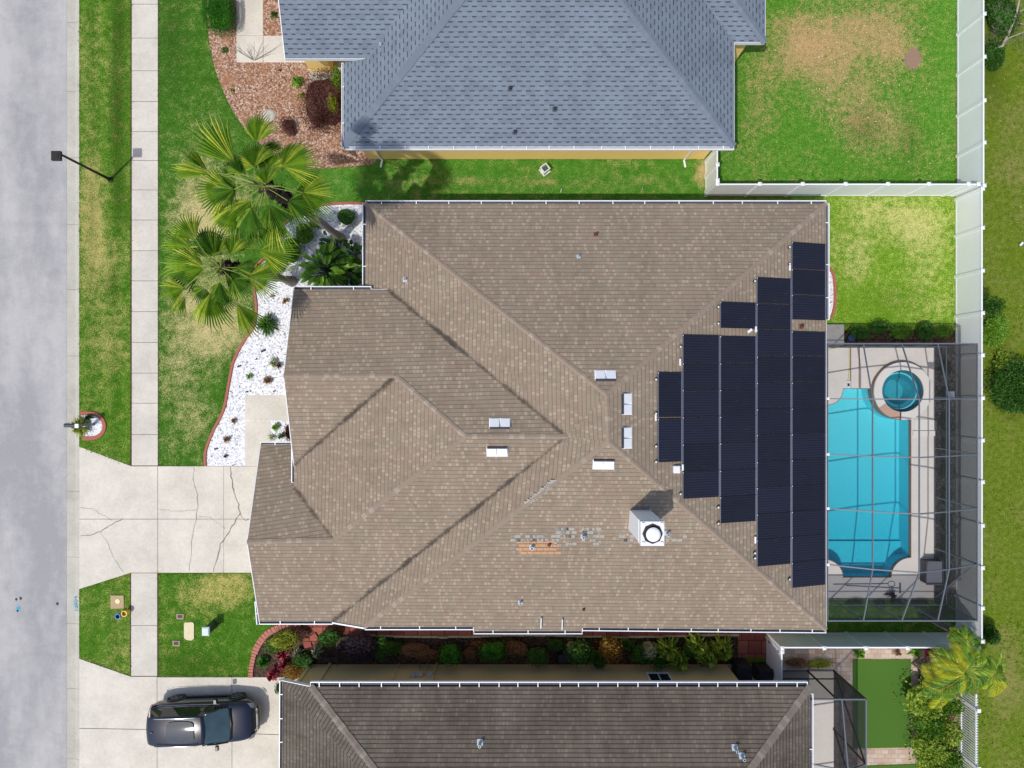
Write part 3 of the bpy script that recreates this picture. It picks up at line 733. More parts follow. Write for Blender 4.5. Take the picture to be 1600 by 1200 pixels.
for i, (a, d_) in enumerate(((379.5,421.6),(421.6,461.3),(461.3,500.3))):
    items.append((5, a, d_, f'black ribbed solar mat, {ordn[i]} of the three above the gap by the east gutter', i == 0, i == 2))
def lateral(px, py): return hit(px, py, PE)
for (c, ya, yb, lab, first, last) in items:
    x0, x1 = xs[c]; mid = (x0+x1)/2
    pa = hit(mid, ya, PE); pb = hit(mid, yb, PE); pL = hit(x0, (ya+yb)/2, PE); pR = hit(x1, (ya+yb)/2, PE)
    ya_, yb_ = pa.y-.012, pb.y+.012
    o = Vector((pL.x, (ya_+yb_)/2, pL.z)); dn = (pR-pL); dn.y = 0; Ln = dn.length; dn.normalize(); Wd = ya_-yb_
    t = thing('solar_mat', o, lab, 'solar panel', 'solar pool heating mats on the roof'); Y = Vector((0,1,0))
    nn = dn.cross(Y); nn = nn if nn.z > 0 else -nn
    m = MB(); m.fbox(o, dn, Y, nn, (.045,Ln-.045), (-Wd/2,Wd/2), (.03,.05)); m.build('collector', M['solar'], t)
    for e in (.0, Ln-.03):
        m = MB(); m.tube([o+dn*(e+.015)+Y*(-Wd/2)+nn*.05, o+dn*(e+.015)+Y*(Wd/2)+nn*.05], .024, 8); m.build('header_pipe', M['hdr'], t)
    m = MB()
    m.tube([o+dn*.012+Y*(Wd/2-.06)+nn*.076, o+dn*.012+Y*(Wd/2-.02)+nn*.076], .012, 6); m.build('coupling', M['pvc'], t)
    m = MB(); m.fbox(o, dn, Y, nn, (Ln*.4,Ln*.46), (Wd/2-.05,Wd/2+.0), (.051,.056)); m.build('strap_clip', M['black'], t)
# white pvc fittings round the array
def fitting(px, py, horiz=False, ln=.12):
    o = hit(px, py, PE); b = MB(); b.tube([o+Vector((0,0,.03)), o+Vector((0,0,.13))], .05, 10)
    t = thing('pipe_clamp', o, '', 'clamp', 'pipe clamps along the solar mats'); b.build('clamp_body', M['black'], t)
    MB().lathe(o+Vector((0,0,.13)), [(.035,0),(.04,.02),(.02,.035)], 10).build('white_cap', M['pvc'], t); return t
fl = [(1024,593,'beside top mat of the short column'),(1024,646,'at the joint of the two short column mats'),(1024,697,'beside the lower mat of the short column'),(1024,721,'at the foot of the short column'),
      (1062,542,'beside top mat of second column'),(1062,771,'beside bottom mat of second column'),(1121,480,'upper left of the detached single mat'),(1121,506,'lower left of the detached single mat'),
      (1178,440,'beside top mat of fourth column'),(1121,792,'upper one beside bottom mat of third column'),(1121,817,'lower one at the foot of the third column'),(1178,863,'upper of two beside bottom mat of fourth column'),(1178,871,'lower of two beside bottom mat of fourth column'),
      (1232,387,'beside the topmost mat near the east gutter'),(1232,413,'lower left of topmost mat at east gutter'),(1232,904,'beside the bottom mat of the pool side column')]
for px, py, s in fl: fitting(px, py)['label'] = 'small black pipe clamp with white cap, ' + s
jl = [(1062,566,3,10,'at first joint of second column'),(1024,652,2.5,10,'at the joint of the short column'),(1179,843,3,10,'beside bottom of fourth column'),(1233,419,2.5,9,'beside topmost mats near the east gutter'),(1180,515,3,9,'below the detached single mat'),(1066,730,4,9,'left of second column near its foot')]
for px, py, a_, c_, s in jl:
    o = hit(px, py, PE); b = MB(); hh = c_/38/2; b.tube([o+Vector((0,-hh,.09)), o+Vector((0,hh,.09))], .04, 10); b.tube([o+Vector((0,0,.09)), o], .03, 8)
    b.solo('pvc_union', M['pvc'], 'white pvc pipe union ' + s, 'pipe fitting', 'white pipe unions on the solar array')
o = hit(1056,733,PE); b = MB(); b.box(o+Vector((-.13,-.14,.0)), o+Vector((.13,.14,.16))); b.box(o+Vector((-.11,-.12,.16)), o+Vector((.11,.12,.18))); b.solo('valve_box', M['pvc'], 'small white valve box beside the lower left of the solar mats', 'valve box')
o = hit(1171,517,PE); b = MB(); b.fbox(o, Vector((.8,.6,0)), Vector((-.6,.8,0)), Vector((0,0,1)), (-.1,.1), (-.05,.05), (.02,.07)); b.solo('loose_scrap', M['pvc'], 'small white scrap lying on shingles under the detached mat', 'scrap')

# north neighbour
NH = thing('blue_roof_house', (1.1,18,0), 'yellow walled house with blue grey shingle roof at the top', 'house')
sw, se, ne, nw = (-7.01,9.89,3), (9.25,9.89,3), (9.25,28.15,3), (-7.01,28.15,3); r0, r1 = (1.12,18.02,6.25), (1.12,20.02,6.25)
vE, vW = (9.25,14.23,3), (-6.01,13.38,3.4)
nf = [[sw,se,r0],[se,vE,(4.25,19.23,5)],[se,(4.25,19.23,5),r0],[(4.25,19.23,5),r1,r0],[(4.25,19.23,5),(9.25,24.23,3),ne,r1],[ne,nw,r1],
      [sw,(-7.01,13.38,3),vW],[sw,vW,(-1.01,18.38,5.4),r0],[r0,(-1.01,18.38,5.4),r1],[r1,(-1.01,18.38,5.4),(-6.01,23.38,3.4),nw],[nw,(-6.01,23.38,3.4),(-7.01,23.38,3)],
      [vE,(10.55,14.23,3),(5.55,19.23,5),(4.25,19.23,5)],[(10.55,14.23,3),(10.55,24.23,3),(5.55,19.23,5)],[(4.25,19.23,5),(5.55,19.23,5),(10.55,24.23,3),(9.25,24.23,3)],
      [(-9.33,13.38,3.4),vW,(-1.01,18.38,5.4),(-9.33,18.38,5.4)],[(-9.33,23.38,3.4),(-9.33,18.38,5.4),(-1.01,18.38,5.4),(-6.01,23.38,3.4)]]
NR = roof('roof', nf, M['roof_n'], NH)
for a, c in ((sw,r0),(se,r0),((10.55,14.23,3),(5.55,19.23,5)),(r0,r1),(ne,r1),(nw,r1)): caps(a, c, .16, .04, M['cap_n'], NR)
FH = NH
for a, c in ((sw,se),(se,vE),(vE,(10.55,14.23,3)),((10.55,14.23,3),(10.55,24.23,3)),(sw,(-7.01,13.38,3)),((-9.33,13.38,3.4),vW),((-9.33,13.38,3.4),(-9.33,18.38,5.4)),((-9.33,23.38,3.4),(-9.33,18.38,5.4)),(ne,nw)): fascia(a, c)
M['gutin_keep'] = M['gutin']; M['gutin'] = plain('pale_gutter_trough', S(170,172,178), .6, var=.35, scale=2)
gutter(sw, se, NH, (0,-1), hang=1.0); M['gutin'] = M['gutin_keep']
gutter(sw, (-7.01,13.38,3), NH, (-1,0), hang=1.2, w_=.09)
walls([(-6.56,10.33,8.8,27.7,2.93),(-9.2,14.3,-8.2,14.9,2.9),(-9.0,17.6,-6.56,23,2.9),(8.8,14.68,10.15,23.8,2.9)], M['yellow'], NH)
struct('porch_floor', [rect(-9.3,13.9,-6.56,17.6)], .06, M['gutterc'], .08, NH)
opening('front_door', (-7.6,17.6), 'x', 1.0, .06, 2.1, NH, False, -1); opening('window', (-6.56,12), 'y', 1.4, .9, 2.1, NH, True, -1)
opening('window', (-1.2,10.33), 'x', 1.1, 2.0, 2.55, NH, True, -1) if 0 else None
opening('sliding_door', (8.8,12.4), 'y', 2.4, .05, 2.2, NH)
for (px, py, sgn) in ((572,234,1),(1100,240,-1)):
    a = P(px, 231, 2.85); g0 = Vector((a.x, 9.8, 2.85)); w0 = Vector((a.x+.12*sgn, 10.28, 2.55)); e0 = w0.copy(); e0.z = .35
    e1 = e0+Vector((.05*sgn,-.05,-.2)); e2 = e1+Vector((-.08*sgn,-.3,-.06))
    b = MB(); b.tube([g0, w0, e0, e1, e2], .045, 8); b.build('downspout', M['white'], NH)
b = MB()
PNS = plane(Vector(sw), Vector(se), Vector(r0))
for px, py in ((797,139),(866.5,171),(804.5,207)): stack(px, py, PNS, NR, .2, .055, 'navygrey' if 'navygrey' in M else 'gutin', .09)
PNW = plane(Vector(vW), Vector((-9.33,13.38,3.4)), Vector((-9.33,18.38,5.4))); stack(596,72,PNW,NR,.25,.045,'pvc',.06)

# south neighbour
SH = thing('grey_roof_house', (1.5,-20,0), 'tan walled house with dark weathered shingle roof at the bottom', 'house')
a1, a2 = Vector((-8.4,-12.6,3)), Vector((12.42,-12.6,3)); k1, k2 = Vector((-.9,-19.95,6)), Vector((4.92,-19.95,6)); b1, b2 = Vector((-8.4,-27.45,3)), Vector((12.42,-27.45,3))
w1, w2 = Vector((-9.68,-12.5,2.66)), Vector((-9.75,-27.45,2.66))
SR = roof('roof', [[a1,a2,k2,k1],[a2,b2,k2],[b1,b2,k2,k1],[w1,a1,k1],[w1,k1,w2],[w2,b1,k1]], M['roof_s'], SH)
for a, c in ((a1,k1),(a2,k2),(k1,k2),(b1,k1),(b2,k2)): caps(a, c, .16, .045, M['cap_s'], SR)
FH = SH
for a, c in ((a2+Vector((0,-5,0)),b2),(w1,a1)): fascia(a, c)
gutter(a1, a2-Vector((.1,0,0)), SH, (0,1), w_=.2, hang=.8, lip=.038); gutter(w2, w1, SH, (-1,0), hang=1.0, w_=.12)
gutter(a2+Vector((0,-.3,0)), a2+Vector((0,-5,0)), SH, (1,0), hang=3)
walls([(-9.26,-27,9.85,-12.88,2.7),(9.85,-27,11.9,-15.0,2.92)], M['tan'], SH)
MB().box((-9.3,-12.9,0),(-9.16,-12.82,2.5)).build('corner_trim', M['tan'], SH); MB().box((-8.42,-12.9,0),(-8.3,-12.81,2.6)).build('corner_trim', M['tan'], SH)
PSN = (a1, plane(a1,a2,k1)[1])
for px, py in ((750,1160),(1148,1168),(1159,1181)): stack(px, py, PSN, SR, .35, .06, 'leadg', .12)
wn = MB(); opening('window', (P(1036,0,2.2).x,-12.88), 'x', 1.0, 1.0, 2.1, SH)
# meters and conduits on the tan wall
b = MB()
for i, (px, wd, h0, h1) in enumerate(((645,.24,1.2,1.5),(655,.3,1.1,1.45),(672,.26,1.15,1.45))):
    x = P(px,0,1.4).x; b = MB(); b.box((x-wd/2,-12.88,h0),(x+wd/2,-12.74,h1)); mt = b.build('meter_box', M['gutterc'], SH)
    MB().tube([(x,-12.73,(h0+h1)/2),(x,-12.70,(h0+h1)/2)], .08, 12).build('meter_dial', M['leadg'], mt)
b = MB()
for px in (618,651,664,679): x = P(px,0,1.).x; b.tube([(x,-12.85,.0),(x,-12.85,1.2 if px > 620 else 1.7)], .022, 6)
b.tube([(P(679,0,1.).x,-12.83,.0),(P(679,0,1).x,-12.83,1.9)], .035, 6); b.build('conduit', M['tan'], SH)

# ---------------------------------------------------------------- fences
def fence(pts_top, x_or_y, label, H_=1.83, name='vinyl_fence', skip=(), closed=True):
    """pts: list of (x,y) post positions"""
    pts = [Vector((a,b_,0)) for a, b_ in pts_top]
    t = thing(name, pts[0], label, 'fence', 'white vinyl fences')
    for i, p in enumerate(pts):
        m = MB(); m.box((p.x-.065,p.y-.065,0),(p.x+.065,p.y+.065,H_+.02)); po = m.build('post', M['vinyl'], t)
        m = MB(); m.box((p.x-.08,p.y-.08,H_+.02),(p.x+.08,p.y+.08,H_+.05)); m.add([(p.x-.08,p.y-.08,H_+.05),(p.x+.08,p.y-.08,H_+.05),(p.x+.08,p.y+.08,H_+.05),(p.x-.08,p.y+.08,H_+.05),(p.x,p.y,H_+.1)], [(0,1,4),(1,2,4),(2,3,4),(3,0,4)])
        m.build('post_cap', M['white'], po)
    for i in range(len(pts)-1):
        a, c = pts[i], pts[i+1]; d = (c-a).normalized(); a2_ = a+d*.065; Ln = (c-a).length-.13; s = Vector((-d.y,d.x,0)); up = Vector((0,0,1))
        m = MB(); m.fbox(a2_, s, d, up, (-.018,.018), (0,Ln), (.12,H_-.1))
        nb = max(1, int(Ln/.3))
        for k in range(1, nb): m.fbox(a2_, s, d, up, (-.021,.021), (Ln*k/nb-.008,Ln*k/nb+.008), (.13,H_-.11))
        pa = m.build('panel', M['vinyl'], t)
        MB().fbox(a2_, s, d, up, (-.03,.03), (0,Ln), (H_-.1,H_-.02)).build('rail', M['white'], pa); MB().fbox(a2_, s, d, up, (-.03,.03), (0,Ln), (.04,.12)).build('rail', M['white'], pa)
    return t
ey = [P(0,y,1.83).y for y in (-180,-112,-45,22,89,157,223,290)]
fence([(20.45+.0*i, y) for i, y in enumerate(ey)], 'x', 'tall white fence along the east edge beside the patchy brown lawn')
ey2 = [P(0,y,1.83).y for y in (290,356,423,489,555,622,688,753,821,887,950,1002)]
fence([(20.38,y-.14 if i == 0 else y) for i, y in enumerate(ey2)], 'x', 'tall white fence along the east edge beside the pool cage')
fx = [P(x,0,1.83).x for x in (1121,1187,1254,1321,1387,1451,1513)]+[20.2]
fence([(x, 8.66) for x in fx], 'y', 'white fence dividing the two back lawns above the pool')
fence([(8.9,8.82),(8.9,9.5),(8.9,10.2)], 'y', 'short white fence return touching the corner of the yellow house')
fx = [P(x,0,1.83).x for x in (1222,1288,1353,1418,1481)]+[20.2]
fence([(x, -11.43) for x in fx], 'y', 'white fence along the south side of the pool cage')
gt = fence([(11.7,-11.6),(11.7,-13.2)], 'y', 'white gate with black hinges between path and paver patio', name='vinyl_gate'); gt['category'] = 'gate'
for z in (.4,1.5):
    for y in (-11.68,-13.05): MB().box((11.63,y-.05,z),(11.665,y+.05,z+.09)).build('hinge', M['black'], gt)
# picket fence
t = thing('picket_fence', (20.5,-14.3,0), 'low white picket fence at the lower right below the palm', 'fence')
y = -13.9; k = 0
MB().box((20.47,-24,1.2),(20.53,-13.7,1.27)).build('rail', M['white'], t); MB().box((20.47,-24,.2),(20.53,-13.7,.27)).build('rail', M['white'], t)
while y > -21 and k < 100:
    MB().box((20.485,y-.022,.06),(20.515,y+.022,1.35)).build('picket', M['white'], t); y -= .115; k += 1
for yy in (-14.35,-16.9,-19.4):
    po = MB().box((20.44,yy-.06,0),(20.56,yy+.06,1.4)).build('post', M['white'], t); MB().box((20.42,yy-.08,1.4),(20.58,yy+.08,1.45)).build('post_cap', M['white'], po)

# ---------------------------------------------------------------- pool and deck
def arc(cx, cy, r, a0, a1, k=10): return [(cx+r*math.cos(R(a0+(a1-a0)*i/k)), cy+r*math.sin(R(a0+(a1-a0)*i/k))) for i in range(k+1)]
# pixel space, y down
pool = [(1262,632),(1291,632)] + arc(1291,607,26,88,4,8) + [(1317,607),(1362,607)] + arc(1409,609,47,178,80,12) + [(1423,656)] + [(1423,871)] + arc(1423,902,31,270,180,8)+[(1317,902)] + arc(1288,903,29,0,-90,8) + [(1262,874)]
pool2 = []
for p in pool:
    if not pool2 or (abs(p[0]-pool2[-1][0])+abs(p[1]-pool2[-1][1])) > .8: pool2.append(p)
pw = pl(pool2)
cen = Vector(P(1350,760).to_2d())
cop = [q + (q-cen).normalized()*.0 for q in pw]
spc = P(1411,611,.38)
fill('pool_deck', [[(DX0,DY0),(DX1,DY0),(DX1,DY1),(DX0,DY1)], pw, [(spc.x+1.0*math.cos(k/20*math.pi), spc.y+1.0*math.sin(k/20*math.pi)) for k in range(40)]], .03, M['deck'])
PO = thing('swimming_pool', (P(1342,760).x, P(1342,760).y, 0), 'turquoise swimming pool with scalloped corners inside the screen cage', 'pool')
b = MB(); n = len(pw)
for q in pw: b.v += [Vector((q[0],q[1],.03)), Vector((q[0],q[1],-.98))]
b.f = [(2*i,2*i+1,2*((i+1)%n)+1,2*((i+1)%n)) for i in range(n)]
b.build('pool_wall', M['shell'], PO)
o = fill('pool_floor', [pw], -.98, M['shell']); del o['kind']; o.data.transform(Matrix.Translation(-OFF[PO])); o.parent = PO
b = MB()
for i in range(n):
    q = Vector(pw[i]); q2 = Vector(pw[(i+1)%n]); d = (q2-q).normalized(); m = Vector((d.y,-d.x))*.012
    if (q+m-cen).length > (q-m-cen).length: m = -m
    b.add([(q.x+m.x,q.y+m.y,.02),(q2.x+m.x,q2.y+m.y,.02),(q2.x+m.x,q2.y+m.y,-.16),(q.x+m.x,q.y+m.y,-.16)], [(0,1,2,3)])
b.build('waterline_tile', M['tile'], PO)
o = fill('pool_water', [pw], -.09, M['water']); del o['kind']; o.data.transform(Matrix.Translation(-OFF[PO])); o.parent = PO
# steps and benches under water
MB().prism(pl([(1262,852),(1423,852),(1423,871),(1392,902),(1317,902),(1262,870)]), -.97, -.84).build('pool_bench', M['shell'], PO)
# coping ring
b = MB()
for i in range(n):
    q = Vector(pw[i]); q2 = Vector(pw[(i+1)%n]); 
    for (aa, cc) in ((q,q2),):
        d = (cc-aa).normalized(); m = Vector((d.y,-d.x))*.05
        b.add([(aa.x-m.x*.2,aa.y-m.y*.2,.034),(cc.x-m.x*.2,cc.y-m.y*.2,.034),(cc.x+m.x*.4,cc.y+m.y*.4,.036),(aa.x+m.x*.4,aa.y+m.y*.4,.036)], [(0,1,2,3)])
b.build('pool_coping', M['tile'], PO)
# spa
sc0 = P(1411,611,.38)
SP = thing('spa', (sc0.x,sc0.y,0), 'round raised spa with pale coping spilling into the pool', 'spa')
b = MB(); N_ = 48
prof = [(1.33,0.0),(1.33,.33),(1.29,.33)]
def ring(prof_, nm_, mat, a0=0, a1=360):
    b = MB(); full = (a1-a0) >= 360; kk = N_ if full else max(4,int(N_*(a1-a0)/360))
    for i in range(kk+(0 if full else 1)):
        t = R(a0+(a1-a0)*i/kk)
        for r_, z in prof_: b.v.append(Vector((sc0.x+r_*math.cos(t), sc0.y+r_*math.sin(t), z)))
    m = len(prof_)
    for i in range(kk):
        j = (i+1) % kk if full else i+1
        for q in range(m-1): b.f.append((i*m+q, i*m+q+1, j*m+q+1, j*m+q))
    return b.build(nm_, mat, SP, smooth=False)
ring([(1.30,-.2),(1.30,.34)], 'spa_wall', M['tile']); ring([(.95,.34),(.95,.2)], 'spa_tile', M['tile'])
ring([(1.31,.30),(1.31,.38),(.95,.38),(.95,.33)], 'spa_coping', M['coping'], -95, 215); ring([(1.31,.28),(1.31,.35),(.95,.35),(.95,.33)], 'spillway', M['cream'] if 0 else plain('spillway_stone', S(214,176,156), .7), 216, 264)
ring([(.95,.2),(.95,-.05),(.62,-.05)], 'spa_seat', M['step']); ring([(.62,-.05),(.5,-.55),(.01,-.56)], 'spa_floor', plain('spa_plaster', S(60,176,196), .7, var=.15, scale=3))
ring([(.86,-.045),(.86,.02),(.80,.02),(.80,-.045)], 'spa_bench_lip', M['shell'])
b = MB(); b.add([(sc0.x+.949*math.cos(k/20*math.pi),sc0.y+.949*math.sin(k/20*math.pi),.27) for k in range(40)], [tuple(range(40))]); b.build('spa_water', M['water'], SP)
# raised deck pieces on the pool side
b = MB(); b.prism(pl([(1427,655),(1462,655),(1462,672),(1427,672)]), .03, .07); b.build('deck_step', M['coping'], kind='structure')
b = MB(); b.prism(pl([(1425,673),(1460,673),(1460,681),(1425,681)]), .03, .10); b.build('deck_step', M['coping'], kind='structure')
struct('pool_side_gravel', [pl([(1447,682),(1461,682),(1461,934),(1447,934)])], .036, M['deck'])
b = MB()
for px in (1328.5,1342): b.prism(pl([(px-.9,542),(px+.9,542),(px+.9,606),(px-.9,606)]), .03, .036)
b.build('deck_drain', M['tile'], kind='structure')
# things on the deck
t = thing('storage_box', P(1450,893), 'dark grey deck storage box by the southeast corner of the pool', 'storage box')
c = P(1449,890); MB().box((c.x-.36,c.y-.5,.03),(c.x+.36,c.y+.5,.55)).build('body', plain('slate_plastic', S(56,58,68), .6), t)
MB().box((c.x-.39,c.y-.53,.55),(c.x+.39,c.y+.53,.62)).build('lid', plain('lid_plastic', S(104,106,118), .6), t)
t = thing('pool_net', P(1380,921), 'pool skimmer net on a long blue pole lying across the deck', 'pool net')
bl = plain('blue_grey_pole', S(84,108,128), .4)
MB().tube([P(1302,913,.06), P(1388,912,.06)], .016, 8).build('pole', bl, t)
c = P(1393,912.5,.06); MB().tube([c+Vector((math.cos(k/12*6.283)*.16, math.sin(k/12*6.283)*.13, 0)) for k in range(13)], .012, 6).build('net_frame', bl, t)
t = thing('pool_brush', P(1400,918), 'second long blue pole with a brush head lying below the net', 'pool brush')
MB().tube([P(1322,915,.06), P(1406,919,.06)], .016, 8).build('pole', bl, t); MB().bar(P(1406.5,911,.07), P(1406.5,927,.07), .05, .05).build('brush_head', bl, t)
t = thing('hose_cleaner', P(1324,600), 'small white skimmer float with blue centre at the upper pool edge', 'skimmer')
c = P(1324.5,601); MB().box((c.x-.1,c.y-.17,.03),(c.x+.1,c.y+.17,.08)).build('float', M['pvc'], t); MB().box((c.x-.05,c.y-.07,.08),(c.x+.05,c.y+.06,.09)).build('lid', M['navy'], t)
b = MB(); b.tube([P(1294,546,.05),P(1310,543,.05),P(1325,541,.05),P(1327,548,.05),P(1327,575,.05),P(1325,598,.05)], .014, 6); b.solo('garden_hose', plain('yellow_hose', S(196,200,70), .5), 'yellow green hose running along the deck to the pool edge', 'hose')
t = thing('cage_fan', P(1492,613,3.2), '', 'fixture') if 0 else None
# cage
cx = [(13.14,3.0),(14.63,3.75),(16.23,4.25),(17.73,3.75),(19.38,3.0)]; cy = [1.68,-.61,-2.93,-5.18,-7.52,-9.86]
CG = thing('pool_cage', (16.3,-4,0), 'screened aluminium cage arching over the pool and spa', 'screen cage')
def nodez(i, j): return 3.0 if j in (0,5) else cx[i][1]
def nd(i, j): return Vector((cx[i][0], cy[j], nodez(i,j)))
def beam(a, c, w_=.06, h_=.09, nm_='beam'): MB().bar(a, c, w_, h_).build(nm_, M['alu'], CG)
for j in range(6):
    for i in range(4): beam(nd(i,j), nd(i+1,j), .05 if j in (0,5) else .045, .06, 'rafter')
for i in range(1, 5):
    for j in range(5): beam(nd(i,j), nd(i,j+1), .042, .05, 'purlin')
beam(nd(0,0), nd(0,5), .03, .08, 'purlin')
for i in range(5):
    beam(Vector((cx[i][0],cy[0],.03)), nd(i,0), .05, .05, 'cage_post'); beam(Vector((cx[i][0],cy[5],.03)), nd(i,5), .05, .05, 'cage_post')
for j in range(1, 5): beam(Vector((cx[4][0],cy[j],.03)), nd(4,j), .05, .05, 'cage_post')
for z in (.06,.95): 
    beam((cx[4][0],cy[0],z),(cx[4][0],cy[5],z),.04,.05,'wall_rail'); beam((cx[0][0],cy[0],z),(cx[4][0],cy[0],z),.04,.05,'wall_rail'); beam((cx[0][0],cy[5],z),(cx[4][0],cy[5],z),.04,.05,'wall_rail')
beam((cx[4][0]-.02,cy[5],.05),(cx[4][0]-.02,cy[4],2.9),.04,.04,'brace')
for i in range(4):
    for j in range(5): MB().add([nd(i,j),nd(i+1,j),nd(i+1,j+1),nd(i,j+1)], [(0,3,2,1)]).build('roof_screen', M['scr'], CG)
for j in range(5):
    a, c = nd(4,j), nd(4,j+1); MB().add([(a.x,a.y,.05),(c.x,c.y,.05),c,a], [(0,1,2,3)]).build('wall_screen', M['scrw'], CG)
for j in (0,5):
    for i in range(4):
        a, c = nd(i,j), nd(i+1,j); MB().add([(a.x,a.y,.05),(c.x,c.y,.05),c,a], [(0,1,2,3)]).build('wall_screen', M['scrw'], CG)
for y in cy[1:5]: MB().box((13.1,y-.05,2.98),(13.2,y+.05,3.06)).build('bracket', M['white'], CG)
MB().box((17.55+.25,-.55,3.55),(17.55+.5,-.3,3.6)).build('corner_plate', M['alu'], CG)
# neighbour's cage
CG2 = thing('lanai_cage', (13.6,-16,0), 'dark screened lanai cage beside the grey roofed house', 'screen cage')
dk = M['alu']; X0, X1, Y0, Y1 = 12.5, 14.76, -13.15, -20
def bm2(a, c, w_=.05, nm_='beam', m=None): MB().bar(a, c, w_, w_*1.3).build(nm_, m or M['alu'], CG2)
bz = M['bronze']
ZT = 2.96; xm = 13.75
for y, pk in ((Y0,0),(-15.85,.55),(-18.6,.55)):
    bm2((X0,y,ZT),(xm,y,ZT+pk),nm_='rafter'); bm2((xm,y,ZT+pk),(X1,y,ZT),nm_='rafter'); bm2((X1,y,.03),(X1,y,ZT),.05,'cage_post',bz)
bm2((X1,Y0,ZT),(X1,Y1,ZT),nm_='purlin'); bm2((xm,Y0,ZT),(xm,-15.85,ZT+.55),nm_='purlin'); bm2((xm,-15.85,ZT+.55),(xm,Y1,ZT+.55),nm_='purlin')
for x in (11.95,xm-.2): bm2((x,Y0,.03),(x,Y0,ZT),.05,'cage_post',bz)
for z in (.95,): bm2((11.95,Y0,z),(X1,Y0,z),.04,'wall_rail',bz); bm2((X1,Y0,z),(X1,Y1,z),.04,'wall_rail',bz)
bm2((11.95,Y0,.05),(X1,Y0,.05),.05,'wall_rail'); bm2((11.95,Y0,ZT),(X0,Y0,ZT),.05,'wall_rail',bz)
bm2((X1-.02,Y0,.1),(X1-.02,-15.8,2.9),.05,'brace',bz); bm2((X1-.02,-15.8,.1),(X1-.02,-18.6,2.9),.05,'brace',bz)
MB().add([(X0,Y0,ZT),(xm,Y0,ZT),(xm,-15.85,ZT+.55),(X0,-15.85,ZT)], [(0,3,2,1)]).build('roof_screen', M['scr'], CG2)
MB().add([(X0,-15.85,ZT),(xm,-15.85,ZT+.55),(xm,Y1,ZT+.55),(X0,Y1,ZT)], [(0,3,2,1)]).build('roof_screen', M['scr'], CG2)
MB().add([(xm,Y0,ZT),(X1,Y0,ZT),(X1,-15.85,ZT),(xm,-15.85,ZT+.55)], [(0,3,2,1)]).build('roof_screen', M['scr'], CG2)
MB().add([(xm,-15.85,ZT+.55),(X1,-15.85,ZT),(X1,Y1,ZT),(xm,Y1,ZT+.55)], [(0,3,2,1)]).build('roof_screen', M['scr'], CG2)
MB().add([(11.95,Y0,.05),(X1,Y0,.05),(X1,Y0,ZT),(11.95,Y0,ZT)], [(0,1,2,3)]).build('wall_screen', M['scrd'], CG2)
MB().add([(X1,Y0,.05),(X1,Y1,.05),(X1,Y1,ZT),(X1,Y0,ZT)], [(0,1,2,3)]).build('wall_screen', M['scrd'], CG2)

# ---------------------------------------------------------------- street furniture
a = P(173,281); 
t = thing('street_lamp', a, 'dark bronze street lamp standing on the verge by the road', 'street lamp')
MB().lathe(a, [(.13,0),(.13,.06),(.07,.1),(.06,.5),(.045,3.6)], 12).build('pole', M['bronze'], t, smooth=False)
tp = P(87,243,3.72)
MB().bar((a.x,a.y,3.6), (tp.x+.1,tp.y-.03,3.68), .05, .05).build('arm', M['bronze'], t)
hd_ = MB(); hd_.box((tp.x-.19,tp.y-.19,3.6),(tp.x+.19,tp.y+.19,3.72)); hd_.box((tp.x-.1,tp.y-.1,3.72),(tp.x+.1,tp.y+.1,3.74)); ho = hd_.build('lamp_head', M['bronze'], t)
MB().box((tp.x-.15,tp.y-.15,3.585),(tp.x+.15,tp.y+.15,3.6)).build('lens', M['leadg'], ho)
# mailbox
a = P(147,663); t = thing('mailbox', a, 'black rounded mailbox on a grey post over the kerb', 'mailbox')
MB().box((a.x-.05,a.y-.05,0),(a.x+.05,a.y+.05,1.22)).build('post', plain('grey_post', S(150,150,148), .7), t)
MB().box((a.x-.1,a.y-.09,1.22),(a.x+.06,a.y+.09,1.26)).build('post_cap', M['white'], t)
mb = MB(); 
for x in (a.x-.62, a.x-.12):
    for k in range(9):
        th = math.pi*k/8; mb.v.append(Vector((x, a.y+.02+.09*math.cos(th), 1.12+.1*math.sin(th))))
    mb.v += [Vector((x,a.y-.07,1.0)), Vector((x,a.y+.11,1.0))]
mb.f = [tuple((i, (i+1)%11, 11+(i+1)%11, 11+i)) for i in range(11)]+[tuple(range(11))[::-1], tuple(range(11,22))]
bx_ = mb.build('box', plain('dark_grey_box', S(62,66,72), .5), t)
MB().box((a.x-.3,a.y+.112,1.1),(a.x-.27,a.y+.13,1.25)).build('flag', M['pvc'], bx_)
MB().box((a.x-.07,a.y-.07,.6),(a.x+.07,a.y-.05,.78)).build('number_plate', M['white'], t)
ov = spline([(127,646),(139,645.5),(152,648),(161,656),(164,666),(160,677),(148,684),(130,685)],5)
curb_mesh([tuple(v_) for v_ in ov], .2, .08).solo('garden_edging', M['curb'], 'small horseshoe terracotta curb around the mailbox bed', 'edging', 'terracotta garden curbs')
struct('mailbox_bed', [pl([tuple(v_) for v_ in ov])], .03, M['pebble'])
cc = [(1296,420),(1302,432),(1304,460),(1303,480),(1298,497)]
curb_mesh([tuple(v_) for v_ in spline(cc,5)]).solo('garden_edging', M['curb'], 'short terracotta curb curving along the east wall beside the back lawn', 'edging', 'terracotta garden curbs')
struct('wall_pebble_strip', [pl([(1235,415)]+cc+[(1235,500)])], .028, M['pebble'])
struct('equipment_pad', [pl([(1250,507),(1318,507),(1318,541),(1250,541)])], .05, M['conc'], .06)
struct('shady_bed', [pl([(1318,516),(1494,516),(1494,541),(1318,541)])], .03, M['soil'], .03)
